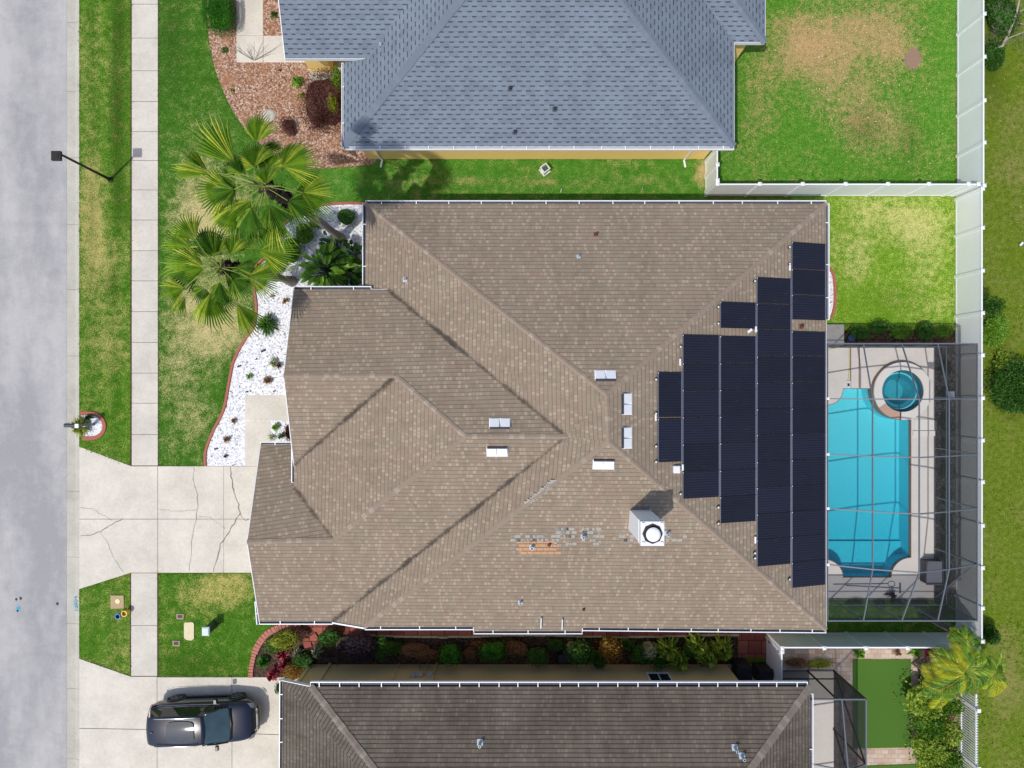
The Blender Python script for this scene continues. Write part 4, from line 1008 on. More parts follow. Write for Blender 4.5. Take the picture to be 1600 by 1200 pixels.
# utility lids
t = thing('meter_box', P(184,940), 'square tan concrete box with round cream lid in the verge', 'utility box')
MB().prism(pl([(173.5,930),(194,930),(194.5,950),(174,950.5)]), 0, .055).build('frame', plain('tan_concrete', S(190,166,130), .9), t)
MB().lathe(P(184,939.5,.055), [(.11,0),(.11,.02),(.02,.03)], 16).build('lid', plain('cream_lid', S(250,232,170), .7), t)
for px, py, r_, m_, lb, ky in ((184.5,963,.13,plain('blue_pipe', S(40,120,196), .5),'short blue pipe marker standing beside the yellow one','b'),(194.5,958.5,.14,plain('yellow_pipe', S(232,200,60), .5),'short yellow pipe marker next to the sidewalk','y')):
    c = P(px, py, .35); t = thing('pipe_marker', (c.x,c.y,0), lb, 'marker', 'pipe markers on the verge'); b = MB()
    b.lathe((c.x,c.y,0), [(r_*.8,0),(r_*.8,.33),(r_,.36),(r_,.4),(r_*.75,.4),(r_*.7,.25),(.0,.25)], 18); b.build('pipe', m_, t)
    MB().lathe((c.x,c.y,.255), [(r_*.55,0),(r_*.5,.01)], 12).build('inner_core', M['navy'] if ky == 'b' else plain('amber', S(200,160,30),.6), t)
for px, py, lb in ((282,963,'small grey brown lid north of the beige utility cover'),(276,1005,'small grey brown lid south of the beige utility cover')):
    t = thing('ground_handhole', P(px,py), lb, 'utility lid', 'small lids in the south lawn')
    MB().prism(pl([(px-6,py-4.5),(px+6,py-4),(px+5.5,py+4.5),(px-5.5,py+4)]), 0, .05).build('frame', plain('grey_frame', S(164,150,130), .9), t); MB().prism(pl([(px-3.5,py-2.5),(px+3.5,py-2.5),(px+3.5,py+2),(px-3.5,py+2)]), .05, .055).build('lid', plain('dark_lid', S(96,72,66), .9), t)
b = MB(); b.prism(pl([(290,972),(302,971.5),(304,974),(304,997),(300,1000),(292,999),(288.5,996),(288.5,974)]), 0, .07); b.solo('utility_cover', plain('beige_cover', S(228,214,176), .7), 'beige rectangular utility cover set flat in the south lawn', 'utility cover')
c = P(320.5,988.5,.75); t = thing('utility_pedestal', (c.x,c.y,0), 'green utility pedestal with pale top casting a shadow on the lawn', 'utility pedestal')
c = P(320.8,987,.9)
b = MB(); b.lathe((c.x,c.y,0), [(.19,0),(.18,.8)], 8); b.build('body', plain('dark_green_shell', S(60,84,70), .6), t)
b = MB(); b.lathe((c.x,c.y,.8), [(.2,0),(.2,.08),(.17,.12)], 4); 
b = MB(); b.box((c.x-.16,c.y-.19,.8),(c.x+.16,c.y+.19,.88)); b.box((c.x-.13,c.y-.16,.88),(c.x+.13,c.y+.16,.91)); b.build('lid', plain('pale_lid', S(198,216,220), .5), t)
c = P(851,267); t = thing('garden_lantern', c, 'small white framed lantern box on the narrow side lawn', 'lantern')
b = MB(); d1 = Vector((.8,.6,0)); d2 = Vector((-.6,.8,0)); up = Vector((0,0,1))
b.fbox(c, d1, d2, up, (-.2,.2), (-.2,.2), (0,.06)); 
for s_, u_ in ((1,1),(1,-1),(-1,1),(-1,-1)): b.fbox(c+d1*.15*s_+d2*.15*u_, d1, d2, up, (-.02,.02), (-.02,.02), (.06,.4))
for s_ in (-1,1): b.fbox(c+d1*.15*s_, d1, d2, up, (-.025,.025), (-.17,.17), (.4,.45)); b.fbox(c+d2*.15*s_, d1, d2, up, (-.125,.125), (-.02,.02), (.4,.45))
b.build('frame', M['pvc'], t); MB().fbox(c, d1, d2, up, (-.1,.1), (-.1,.1), (.06,.32)).build('inner_box', plain('teal_core', S(60,100,96), .4), t)
MB().tube([c+Vector((.05,.05,.3)), c+Vector((.05,.05,.75))], .01, 5).build('stake', M['black'], t)

# ---------------------------------------------------------------- edging stones in the hedge bed
b = MB(); x = 560
while x < 1153:
    wpx = random.uniform(10,20); yy = 993.5+1.6*math.sin(x*.021)+random.uniform(-.5,.5)
    b.prism(pl([(x,yy-1.4),(x+wpx-.6,yy-1.4+random.uniform(-.4,.4)),(x+wpx-.6,yy+1.2),(x,yy+1.2)]), .01, .07+random.uniform(0,.02)); x += wpx
b.solo('stone_edging', M['cream'], 'long row of cream edging stones beside the red paver path', 'edging')
pth = [(470,978),(452,977),(436,980),(420,988),(408,1001),(400,1016),(396,1030),(393,1045),(393,1058)]
sp_ = spline(pth, 3); 
NTH = 'first second third fourth fifth sixth seventh eighth ninth tenth eleventh twelfth thirteenth fourteenth fifteenth sixteenth seventeenth eighteenth nineteenth twentieth twenty-first twenty-second twenty-third twenty-fourth twenty-fifth'.split()
for i in range(len(sp_)-1):
    a, c = P(*sp_[i]), P(*sp_[i+1]); d = (c-a).normalized(); s_ = Vector((-d.y,d.x,0))
    b = MB(); wd = .14 if i < 16 else .1; b.fbox(a, s_, d, Vector((0,0,1)), (-wd,wd), (0,(c-a).length-.02), (.0,.1+random.uniform(0,.02)))
    o = b.solo('edging_block', M['brick'], NTH[i]+' red block from the roof edge along the corner bed border', 'edging block', 'red blocks curving round the corner bed')
struct('corner_bed_soil', [pl([tuple(v_) for v_ in sp_]+[(475,1058),(475,985)])], .026, M['soil'])
for i, (px, py, r_) in enumerate(((481,1003,0),(492,997,.3))):
    b = MB(); c = P(px, py); th = .2+r_; d = Vector((math.cos(th),math.sin(th),0)); s_ = Vector((-d.y,d.x,0)); b.fbox(c, d, s_, Vector((0,0,1)), (-.17,.17), (-.22,.22), (.02,.12)); b.solo('paver_block', M['redpav'], ('left' if i == 0 else 'right')+' red paver in the pair laid loose among corner bed plants', 'paver', 'loose red pavers')
b = MB(); b.prism(pl([(525,996),(545,994),(546,1018),(526,1018)]), .01, .05); b.solo('stepping_slab', M['cream'], 'cream stepping slab between the dark shrubs by tan wall', 'slab')

# ---------------------------------------------------------------- plants
def leaf(b, p, d, nrm, ln, wd, droop=.2):
    d = d.normalized(); s = d.cross(nrm)
    if s.length < 1e-3: s = d.cross(Vector((1,.3,.2)))
    s.normalize(); m = p+d*ln*.5; e = p+d*ln-Vector((0,0,1))*ln*droop
    b.add([p, m+s*wd*.5, e, m-s*wd*.5], [(0,1,2,3)])
def rv():
    while True:
        v = Vector((random.uniform(-1,1),random.uniform(-1,1),random.uniform(-1,1)))
        if .01 < v.length < 1: return v.normalized()
def bush_mesh(c, rx, ry, h, n, sz, lump=.18, z0=0.0, square=False):
    b = MB(); lum = [(rv(), random.uniform(-lump,lump*1.6)) for _ in range(9)]
    for i in range(n):
        q_ = math.sqrt(random.random()); a_ = random.uniform(0,6.2832); d = Vector((q_*math.cos(a_), q_*math.sin(a_), math.sqrt(max(0,1-q_*q_)))) if random.random() < .8 else rv()
        k = 1+sum(a*max(0,d.dot(v_))**3 for v_, a in lum); rr = random.uniform(.55,1)**.45*k
        if square:
            m = max(abs(d.x),abs(d.y),abs(d.z)*.9); kk = .55/m+.45; rr *= kk*.86
        p = Vector((c[0]+d.x*rx*rr, c[1]+d.y*ry*rr, z0+h*.42+d.z*h*.58*rr)); p.z = max(p.z, z0+.02)
        t = (d+rv()*.9); leaf(b, p, t, rv(), sz*random.uniform(.6,1.3), sz*.55*random.uniform(.7,1.2))
    # inner foliage mass
    nu, nv = 30, 13; base = len(b.v); cv = []
    for j_ in range(nv+1):
        ph = math.pi*.5*j_/nv
        for i_ in range(nu):
            a_ = 2*math.pi*i_/nu; d = Vector((math.cos(a_)*math.cos(ph), math.sin(a_)*math.cos(ph), math.sin(ph)))
            k = 1+sum(q*max(0,d.dot(v_))**3 for v_, q in lum); rr = .72*k*random.uniform(.92,1.05)
            if square:
                m = max(abs(d.x),abs(d.y),abs(d.z)*.9); rr *= (.55/m+.45)*.86
            cv.append(Vector((c[0]+d.x*rx*rr, c[1]+d.y*ry*rr, z0+h*(.12+.88*(.3+.7*d.z)*rr))))
    for j_ in range(nv):
        for i_ in range(nu):
            a_ = j_*nu+i_; e_ = j_*nu+(i_+1)%nu; b.add([cv[a_],cv[e_],cv[e_+nu],cv[a_+nu]], [(0,1,2,3)])
    # twiggy stems
    for i in range(6):
        d = rv(); b.tube([(c[0],c[1],z0), (c[0]+d.x*rx*.5, c[1]+d.y*ry*.5, z0+h*.6)], .012, 4)
    return b
def shrub(px, py, rpx, rpy, h, m, label, n=None, sz=.07, name='shrub', cat='shrub', group=None, z0=.02, **kw):
    c = P(px, py, h*.6); rx = rpx/34.5; ry = rpy/34.5
    n = n or int(420*rx*ry/(sz/.07)**2*3.2)+220; kw.setdefault('lump', .32)
    b = bush_mesh((c.x,c.y), rx, ry, h, n, sz, z0=z0, **kw)
    t = thing(name, (c.x,c.y,0), label, cat, group); st = MB()
    b.build('foliage', L[m], t)
    for k in range(3):
        a_ = random.uniform(0,6.28); st.tube([(c.x,c.y,0),(c.x+rx*.3*math.cos(a_),c.y+ry*.3*math.sin(a_),h*.55)], .018, 5)
    st.build('stem', M['boots'], t); return t
def strap(px, py, rpx, h, m, label, n=50, wd=.05, name='strap_leaf_plant', cat='plant', group=None, droop=.5, up=.6):
    c = P(px, py, h*.5); r = rpx/34.5; b = MB()
    for i in range(n):
        a_ = random.uniform(0,6.283); e = random.uniform(.4,1.0); d = Vector((math.cos(a_),math.sin(a_),0)); s = Vector((-d.y,d.x,0)); ln = r*random.uniform(.7,1.1)
        p0 = Vector((c.x,c.y,.05+h*.25*random.random())); hz = h*(1.15-e)*up*1.5
        pts = [p0+d*ln*e*t_+Vector((0,0,hz*math.sin(t_*2.2)-droop*h*t_*t_*e*.5)) for t_ in (0,.35,.7,1)]
        ws = [wd*.6,wd,wd*.75,.0]
        v_ = []
        for q, w_ in zip(pts, ws): v_ += [q+s*w_*.5, q-s*w_*.5]
        v_ = [Vector((q.x,q.y,max(q.z,.03))) for q in v_]
        b.add(v_, [(0,1,3,2),(2,3,5,4),(4,5,7,6)])
    t = thing(name, (c.x,c.y,0), label, cat, group); b.build('foliage', L[m], t)
    MB().tube([(c.x,c.y,0),(c.x,c.y,h*.35)], .03, 6).build('stem', M['boots'], t); return t
def paddle(px, py, rpx, h, m, label, n=22, name='broadleaf_plant', lw=.2, group=None):
    c = P(px, py, h*.6); r = rpx/34.5; b = MB(); st = MB()
    for i in range(n):
        a_ = random.uniform(0,6.283); d = Vector((math.cos(a_),math.sin(a_),0)); s = Vector((-d.y,d.x,0)); q = random.uniform(.15,.75)*r
        hh = h*random.uniform(.5,1); p0 = Vector((c.x,c.y,.02))+d*q*.3; p1 = Vector((c.x,c.y,0))+d*q+Vector((0,0,hh)); st.tube([p0, p1], .014, 5)
        ln = random.uniform(.35,.6)*max(.6,r); tl = random.uniform(-.4,.5)
        up_ = Vector((0,0,1)); e = [0,.25,.55,.85,1]; ww = [.1,.8,1,.6,0]; vs = []
        for t_, w_ in zip(e, ww):
            o_ = p1+d*ln*t_+up_*(tl*ln*t_-ln*.5*t_*t_); vs += [o_+s*lw*.5*w_+up_*.04*w_, o_, o_-s*lw*.5*w_+up_*.04*w_]
        fs = []
        for k in range(4): fs += [(k*3,k*3+1,k*3+4,k*3+3),(k*3+1,k*3+2,k*3+5,k*3+4)]
        b.add(vs, fs)
    t = thing(name, (c.x,c.y,0), label, 'plant', group); b.build('foliage', L[m], t); st.build('stem', L['green'], t); return t

# front white pebble bed
G1_ = 'clipped shrubs in the white pebble bed'
shrub(476,364,17,17,.75,'box','round clipped boxwood ball nearest the tall palm trunk',sz=.05,group=G1_)
shrub(455,390,17,16,.7,'box','round clipped boxwood ball left of the paddle leaf plants',sz=.05,group=G1_)
shrub(427,412,18,18,.7,'box','round clipped boxwood ball beside the leaning palm trunk',sz=.05,group=G1_)
shrub(541,339,13,12,.5,'green','small dark clipped ball near the gutter corner',sz=.05,group=G1_)
shrub(495,348,15,9,.5,'box','low clipped shrub just above the tall palm trunk',sz=.05,group=G1_)
paddle(512,422,38,1.1,'lime','bright broadleaf clump against the roof edge',n=90,lw=.2)
paddle(523,384,26,.8,'green','dark paddle leaf plant directly under the tall palm trunk',n=24,lw=.16)
paddle(553,395,18,1.1,'green','tall green paddle leaf plant touching the west gutter',n=26,lw=.18)
paddle(546,425,26,.7,'green','shaded paddle leaf plant in the corner between both gutters',n=44,lw=.16)
strap(415,506,23,.8,'green','shaggy green fern clump on the pebbles at the lawn edge',n=170,wd=.05)
strap(427,567,12,.4,'sage','pale leafy plant against the roof edge above the entry walk',n=46,wd=.05)
strap(436,571,8,.35,'maroon','small maroon plant touching the pale leafy one by the roof',n=30,wd=.05)
strap(390,588,8,.25,'lime','small yellow green tuft on the pebbles above the walk',n=36,wd=.04)
strap(418,595,11,.35,'brown','brownish spiky tuft on the pebbles above the walk',n=60,wd=.03)
strap(365,657,7,.25,'brown','small reddish brown tuft left of the entry walk',n=30,wd=.04)
strap(354,687,9,.3,'brown','dry tan tuft in the lower pebble bed',n=50,wd=.03)
strap(352,713,5,.2,'purple','tiny dark tuft near the driveway end of the pebbles',n=22,wd=.03)
strap(430,667,10,.4,'lime','bright green tuft between walk and garage gutter',n=50,wd=.05)
strap(425,683,10,.3,'sage','scraggly pale plant right above the garage gutter',n=26,wd=.04)
strap(439,682,9,.35,'green','small green plant in the corner by the garage gutter',n=36,wd=.05)
shrub(452,676,6,12,.6,'maroon','narrow dark maroon shrub squeezed beside the gutter corner',sz=.06)
strap(446,470,8,.3,'croton','small orange brown plant at the roof edge below the leaning palm',n=26,wd=.05)
strap(425,462,6,.2,'brown','little brown tuft on pebbles below the leaning trunk',n=18,wd=.04)
for i, (px, py, r_, lb) in enumerate([(412,548,5,'dark driftwood chunk on the pebbles above the green tuft'),(401,561,2.5,'small dark stone below the driftwood chunk'),(374,572,4,'dark stick near the terracotta curb'),(386,612,3,'dark stone at the upper left corner of the entry walk'),(429,611,3,'dark stone on the top edge of the entry walk'),(338,701,4,'dark stone low in the pebble bed near the curb')]):
    c = P(px, py); b = MB(); th = random.uniform(.3,1.0); d = Vector((math.cos(th),math.sin(th),0)); s_ = Vector((-d.y,d.x,0)); rr = r_/34
    b.fbox(c, d, s_, Vector((0,0,1)), (-rr,rr), (-rr*.4,rr*.4), (.0,.07), .6); b.solo('dark_stone', plain('stone_dark', S(70,66,76), .9, var=.4, scale=20), lb, 'stone', 'dark stones on the white pebbles')
# leaf litter and dark flecks on the pebbles (nobody could count)
b = MB()
for i in range(330):
    px, py = random.uniform(325,560), random.uniform(322,727)
    def inside(x, y):
        poly = bs+[(572,728)]; c_ = False; j = len(poly)-1
        for i_ in range(len(poly)):
            if (poly[i_][1] > y) != (poly[j][1] > y) and x < (poly[j][0]-poly[i_][0])*(y-poly[i_][1])/(poly[j][1]-poly[i_][1]+1e-9)+poly[i_][0]: c_ = not c_
            j = i_
        return c_
    if not inside(px, py) or (px > 382 and py > 616): continue
    p = P(px, py, .04); leaf(b, p, Vector((random.uniform(-1,1),random.uniform(-1,1),.1)), Vector((0,0,1)), random.uniform(.04,.12), random.uniform(.03,.06), 0)
b.build('leaf_litter', plain('leaf_litter', S(96,88,88), .95, var=.4), kind='stuff')
# north front bed
shrub(341,17,27,37,1.15,'bright','large clipped bright green hedge block by the upper walk',n=7000,sz=.06,name='hedge',cat='hedge',square=True,lump=.03)
shrub(505,168,31,58,.95,'maroon','broad maroon shrub mass against the blue roofed house',n=5200,sz=.07)
strap(463,126,13,.5,'lime','lime green plant left of the maroon shrub mass',n=70,wd=.07); strap(470,148,7,.3,'yellow','small yellow sprig below the lime green plant',n=24,wd=.05)
shrub(525,128,8,18,1.1,'lime','narrow lime shrub hugging the wall beside the maroon mass',sz=.07); shrub(521,168,7,9,1.05,'yellow','small yellow green shoots in the maroon mass',sz=.06)
strap(427,22,8,.35,'green','small shrub in mulch between walk and blue roof',n=40,wd=.05); strap(350,78,8,.25,'green','small sparse plant in the mulch near the hedge',n=30,wd=.04)
strap(363,141,5,.2,'lime','tiny green tuft low in the mulch near the lawn',n=18,wd=.04); strap(437,110,4,.2,'brown','tiny brown tuft in the mulch under the walk',n=18,wd=.03)
shrub(449,197,14,15,.5,'maroon','small maroon shrub above the palm fronds',sz=.06,n=500)
c = P(397,95); b = MB()
for k in range(9):
    a_ = R(random.uniform(0,180)); l_ = random.uniform(.5,1.2); q = Vector((math.cos(a_)*l_*.8, math.sin(a_)*l_*.6, l_*1.1)); b.tube([c, c+q*.6, c+q], [.02,.014,.005], 5)
    b.tube([c+q*.6, c+q*.8+Vector((random.uniform(-.3,.3),random.uniform(-.2,.3),.2))], [.01,.004], 4)
b.solo('bare_shrub', L['dead'], 'leafless twiggy shrub beside the upper entry walk', 'shrub')
b = MB(); c = P(421,181); b.lathe(c, [(.28,0),(.3,.05),(.22,.09)], 9); b.solo('flat_stone', M['gutterc'], 'flat grey stone in the mulch above the palm', 'stone')
# mailbox grass
strap(122,667,20,.7,'yellow','yellow green spiky grass clump under the mailbox',n=190,wd=.05,name='spiky_grass',cat='plant')
strap(138,652,9,.4,'green','darker spiky tuft behind the mailbox post',n=50,wd=.04,name='spiky_grass',cat='plant')
# corner bed by the lower driveway
shrub(448,1001,21,15,.8,'yellow','yellow green mounded shrub at the top of the corner bed',sz=.07)
strap(410,1036,14,.6,'bright','bright grassy green clump beside the curved red blocks',n=150,wd=.04)
shrub(428,1012,15,13,.6,'green','dark green leafy shrub behind the bright grassy clump',sz=.08)
GR = 'red strap leaf plants in the corner bed'
strap(440,1023,15,.9,'red','topmost of the three red strap leaf plants',n=60,wd=.1,group=GR); strap(440,1041,13,.8,'red','middle of the three red strap leaf plants',n=50,wd=.1,group=GR); strap(424,1056,15,.9,'red','lowest red strap leaf plant at the driveway edge',n=60,wd=.1,group=GR)
strap(464,1021,11,.6,'sage','pale cream rosette beside the red plants',n=44,wd=.08)
shrub(458,1050,20,15,.6,'croton','orange green shrub tucked against the grey roof corner',sz=.05); shrub(470,1033,14,13,.6,'green','dark shrub between cream rosette and tan wall',sz=.07)
shrub(434,1075,4,8,.5,'green','sliver of green shrub beside the grey roof gutter',sz=.06,n=180)
shrub(465,988,20,9,.5,'maroon','low dark maroon shrub under the garage gutter',sz=.06)
strap(494,1020,13,.7,'sage','variegated pale plant near the tan wall corner',n=80,wd=.06); shrub(513,999,16,13,.9,'green','dark round shrub beside the cream stepping slab',sz=.06)
# hedge bed between the houses
shrub(566,1014,24,22,1.5,'purple','large dark purple shrub beside the path',sz=.07,n=2600); shrub(597,1017,12,17,1.1,'green','green shrub right of the dark purple one',sz=.07)
GH = 'clipped green shrubs between the houses'
shrub(702,1020,18,15,1.2,'bright','first round clipped shrub from the left by tan wall',sz=.06,group=GH,square=True); shrub(768,1019,21,16,1.2,'bright','second round clipped shrub, widest of the clipped group',sz=.06,group=GH,square=True); shrub(841,1026,22,17,1.3,'green','darkest clipped shrub midway along the tan wall',sz=.06,group=GH,square=True)
shrub(735,1020,14,14,.5,'brown','sparse brown shrub between two clipped shrubs',sz=.06,n=260); shrub(645,1014,26,12,.35,'brown','sparse low brown cover right of the purple shrub',sz=.06,n=300)
shrub(905,1019,22,17,1.3,'green','loose green shrub left of the orange croton',sz=.09); shrub(893,1012,7,9,1.3,'sage','pale variegated sprig in the loose green shrub',sz=.09,n=90)
shrub(958,1018,22,20,1.6,'croton','orange and yellow croton shrub by the path',sz=.09); shrub(1003,1021,16,16,1.2,'green','dark green shrub right of the croton',sz=.08); shrub(1014,1013,14,12,1.3,'sage','pale flecked shrub beside the long leaf clumps',sz=.08,n=260)
GG = 'long leaf clumps by the red pavers'
for px, py, r_, lb in ((1043,1016,21,'long leaf yellow green clump furthest left of its group'),(1062,1034,19,'long leaf clump lowest of its group'),(1089,1010,17,'upper middle long leaf clump of its group'),(1107,1029,19,'lower long leaf clump beside the tan wall end'),(1130,1017,19,'long leaf clump nearest the red pavers')):
    strap(px, py, r_*1.3, 1.5, 'ginger', lb, n=130, wd=.12, group=GG, droop=.3)
for px, py, rx_, ry_, h_, m_, lb in ((617,1010,14,10,.6,'green','low dark green filler left of the sparse brown cover'),(668,1024,14,10,.7,'brown','brown leggy shrub left of the first clipped shrub'),(752,1006,18,6,.4,'brown','dry low growth along the stone edging above clipped shrubs'),
        (800,1012,14,12,.6,'brown','rusty low shrub left of the darkest clipped shrub'),(868,1008,15,9,.7,'green','dark low shrub just above the hose reel'),(932,1026,12,10,.9,'green','dark shrub squeezed left of the orange croton'),(980,1008,11,9,.9,'green','dark small shrub upper right of the croton'),
        (1030,1030,12,9,.9,'green','dark shrub low between the pale flecked and long leaf plants'),(1075,1022,14,12,.7,'green','dark undergrowth among the long leaf clumps'),(540,1008,9,8,.8,'purple','small dark shrub between slab and large purple shrub')):
    shrub(px, py, rx_, ry_, h_, m_, lb, sz=.075, lump=.55, group='filler growth between the houses')
# dark things by the wall
t = thing('wheelie_bin', P(1160,1052), 'dark trash bin on the small pad beside the tan wall', 'bin', 'dark trash bins'); 
bk = plain('dark_bin_plastic', S(34,36,44), .5)
for k, (px, py, lb) in enumerate(((1163,1052,None),(1196,1058,'second dark bin nearer the white gate'))):
    c = P(px, py, .9)
    if lb: t = thing('wheelie_bin', c*Vector((1,1,0)) if 0 else (c.x,c.y,0), lb, 'bin', 'dark trash bins')
    MB().fbox(Vector((c.x,c.y,0)), Vector((1,0,0)), Vector((0,1,0)), Vector((0,0,1)), (-.3,.3), (-.33,.33), (.05,.95)).build('body', bk, t)
    MB().fbox(Vector((c.x,c.y,0)), Vector((1,0,0)), Vector((0,1,0)), Vector((0,0,1)), (-.33,.33), (-.38,.36), (.95,1.03), .85).build('lid', bk, t)
    MB().tube([(c.x-.3,c.y+.38,.98),(c.x+.3,c.y+.38,.98)], .02, 6).build('handle', bk, t)
t = thing('hose_reel', P(880,1028), 'dark hose reel box against the tan wall', 'hose reel'); c = P(881,1028,.5)
MB().fbox(Vector((c.x,c.y,0)), Vector((1,0,0)), Vector((0,1,0)), Vector((0,0,1)), (-.3,.3), (-.2,.2), (.1,.6), .85).build('body', plain('navy_plastic', S(36,36,58), .5), t)
MB().tube([(c.x-.3,c.y-.1,.5),(c.x-.42,c.y-.2,.3),(c.x-.25,c.y-.35,.05)], .02, 6).build('hose_end', M['black'], t)
b = MB(); c = P(520,1026,.5)
for k in range(2): b.tube([(c.x+k*.9-.45+math.cos(q/12*6.283)*.3, c.y+.02*k, .32+math.sin(q/12*6.283)*.3) for q in range(13)], .025, 6)
t = thing('bicycle', (c.x,c.y,0), 'dark bicycle leaning by the tan wall near the slab', 'bicycle'); b.build('wheels', M['black'], t)
b = MB(); b.tube([(c.x-.45,c.y,.32),(c.x-.15,c.y+.02,.75),(c.x+.3,c.y+.02,.75),(c.x+.45,c.y,.32)], .025, 6); b.tube([(c.x-.15,c.y,.75),(c.x,c.y,.32),(c.x+.3,c.y,.75)], .02, 6); b.build('frame', M['bronze'], t)
MB().tube([(c.x+.32,c.y-.25,.95),(c.x+.3,c.y,.92),(c.x+.32,c.y+.25,.95)], .018, 6).build('handlebar', M['bronze'], t); MB().box((c.x-.28,c.y-.06,.82),(c.x-.05,c.y+.06,.88)).build('saddle', M['black'], t)
# shady bed north of the cage
for px, py, r_, m_, lb in ((1345,521,16,'green','low green shrub at the left end of the shady bed'),(1375,512,16,'green','spreading shrub at the centre of the shady bed'),(1410,519,18,'box','mid green shrub right of centre in the shady bed'),(1446,520,16,'green','leafy shrub near the right end of the shady bed'),(1475,517,14,'box','last shrub of the shady bed beside the east fence')):
    shrub(px, py, r_, 12, .6, m_, lb, sz=.07, group='shrubs in the shady bed')
c = P(1330,528,.2); b = MB(); b.lathe((c.x,c.y,.04), [(.12,0),(.16,.2),(.13,.2)], 14); b.solo('blue_pot', plain('blue_glaze', S(60,80,130), .3), 'small blue pot beside the concrete equipment pad', 'pot')
# strip beyond cage
for i in range(9):
    py = 575+i*40; lb = ordn[i]+' low dark shrub from the top between cage and east fence'
    shrub(1479, py, 8, 16, .35, 'green', lb, n=260, sz=.07, group='shrubs between cage and east fence')
for i, px in enumerate((1335,1375,1405,1440)):
    shrub(px, 945, 14, 6, .4, 'green', f'{ordn[i]} low shrub from the left below the cage south wall', n=260, sz=.07, group='shrubs below the cage')
strap(1394,930,12,.5,'purple','dark spiky plant at the south edge of the pool deck',n=40,wd=.05)
# neighbour patio plants
shrub(1243,1035,18,7,.35,'brown','brown low hedge left half along the lanai screen',sz=.06); shrub(1283,1036,20,6,.35,'yellow','yellow low hedge right half along the lanai screen',sz=.06)
strap(1345,1022,13,.6,'lime','green plant under the fence above the turf, left one',n=50,wd=.07); strap(1404,1020,9,.4,'brown','sparse dry plant at the fence above the turf',n=24,wd=.05); strap(1432,1019,13,.5,'lime','lime plant under the fence right of the turf corner',n=50,wd=.07)
shrub(1460,1019,15,9,.7,'red','red shrub under the fence beside the palm cluster',sz=.08)
strap(1440,1040,9,.4,'yellow','small yellow plant at the upper right turf corner',n=40,wd=.06); shrub(1448,1058,12,9,.5,'purple','dark shrub patch right of the turf',sz=.07)
strap(1442,1078,14,.6,'croton','orange yellow plant at the paver edge right of the turf',n=50,wd=.07)
GB = 'dense shrubs along the right of the patio'
for px, py, r_, m_, lb in ((1448,1100,22,'ginger','uppermost dense shrub right of the turf'),(1478,1104,20,'box','dense dark shrub beside the top of the picket fence'),(1452,1136,22,'box','dark dense shrub at mid height of the turf'),(1480,1144,20,'ginger','lighter dense shrub against the picket fence'),(1450,1170,23,'ginger','dense shrub level with the turf bottom edge'),(1480,1180,20,'box','dark dense shrub low against the picket fence'),(1460,1203,22,'ginger','dense shrub cut by the bottom edge of the photo')):
    shrub(px, py, r_, r_, 1.5, m_, lb, sz=.13, group=GB, n=900)
# wild field plants
GWF = 'wild shrubs beyond the east fence'
for px, py, rx_, ry_, h_, m_, lb, sz_ in ((1585,610,26,34,1.2,'green','large dark wild bush right of the spa',.09),(1548,520,12,22,.7,'lime','bright weedy shrub by the fence above the cage',.09),(1540,480,10,14,1.9,'green','leafy shoots leaning over the white fence top',.09),(1568,566,13,15,.5,'ginger','low wild shrub between larger bushes beyond fence',.09),(1555,90,14,20,.4,'green','low weeds beside the fallen grey branch',.08),(1545,990,10,14,.7,'green','weedy shrub outside the fence corner near the palm',.09),(1560,20,20,24,.4,'green','low weeds at the top right corner',.08)):
    shrub(px, py, rx_, ry_, h_, m_, lb, sz=sz_*1.1, group=GWF, n=int(rx_*ry_*6), lump=.6)
# coarse weeds scattered in the field
b = MB()
for i in range(9000):
    p = P(random.uniform(1500,1680), random.uniform(-60,1260)); p.z = 0
    if p.x < 20.75: continue
    k_ = math.sin(p.x*1.9+math.sin(p.y*.9)*2)+math.sin(p.y*1.3+p.x); 
    if random.random() > .35+.3*k_: continue
    a_ = random.uniform(0,6.28); leaf(b, p, Vector((math.cos(a_),math.sin(a_),random.uniform(.3,1.2))), Vector((-math.sin(a_),math.cos(a_),.3)), random.uniform(.08,.24), random.uniform(.03,.07), .4)
b.build('field_weeds', L['ginger'], kind='stuff')
# fallen dead branch
pts = [[(1552,78),(1566,72),(1578,48),(1588,22),(1594,-6)],[(1566,72),(1575,60),(1600,50)],[(1578,48),(1572,30),(1560,8)],[(1588,22),(1600,14)],[(1583,34),(1600,38)],[(1572,30),(1562,34)],[(1545,79),(1566,72)]]
t = thing('dead_branch', P(1575,50), 'grey fallen dead branch in the grass at the top right', 'branch')
b = MB()
for k, q in enumerate(pts):
    r0_ = .07 if k == 0 else .03; b.tube([P(a_,c_,.25+.5*i/len(q)) for i, (a_,c_) in enumerate(q)], [r0_*(1-.7*i/len(q)) for i in range(len(q))], 6)
b.build('limb', L['dead'], t)
b = MB()
for i in range(140):
    a_ = random.uniform(0,6.28); p = P(random.uniform(1545,1605), random.uniform(-5,70), random.uniform(.1,.8)); b.tube([p, p+Vector((math.cos(a_),math.sin(a_),random.uniform(-.3,.3)))*random.uniform(.15,.6)], [.01,.003], 3)
b.build('twigs', plain('grey_twig', S(130,124,118), .9), t)
b = MB(); c = P(1562,26); b.fbox(c, Vector((.5,.87,0)), Vector((-.87,.5,0)), Vector((0,0,1)), (-.18,.18), (-.07,.07), (.1,.2)); b.solo('cut_log', plain('cut_wood', S(214,178,140), .9), 'pale cut log piece lying beside the dead branch', 'log')
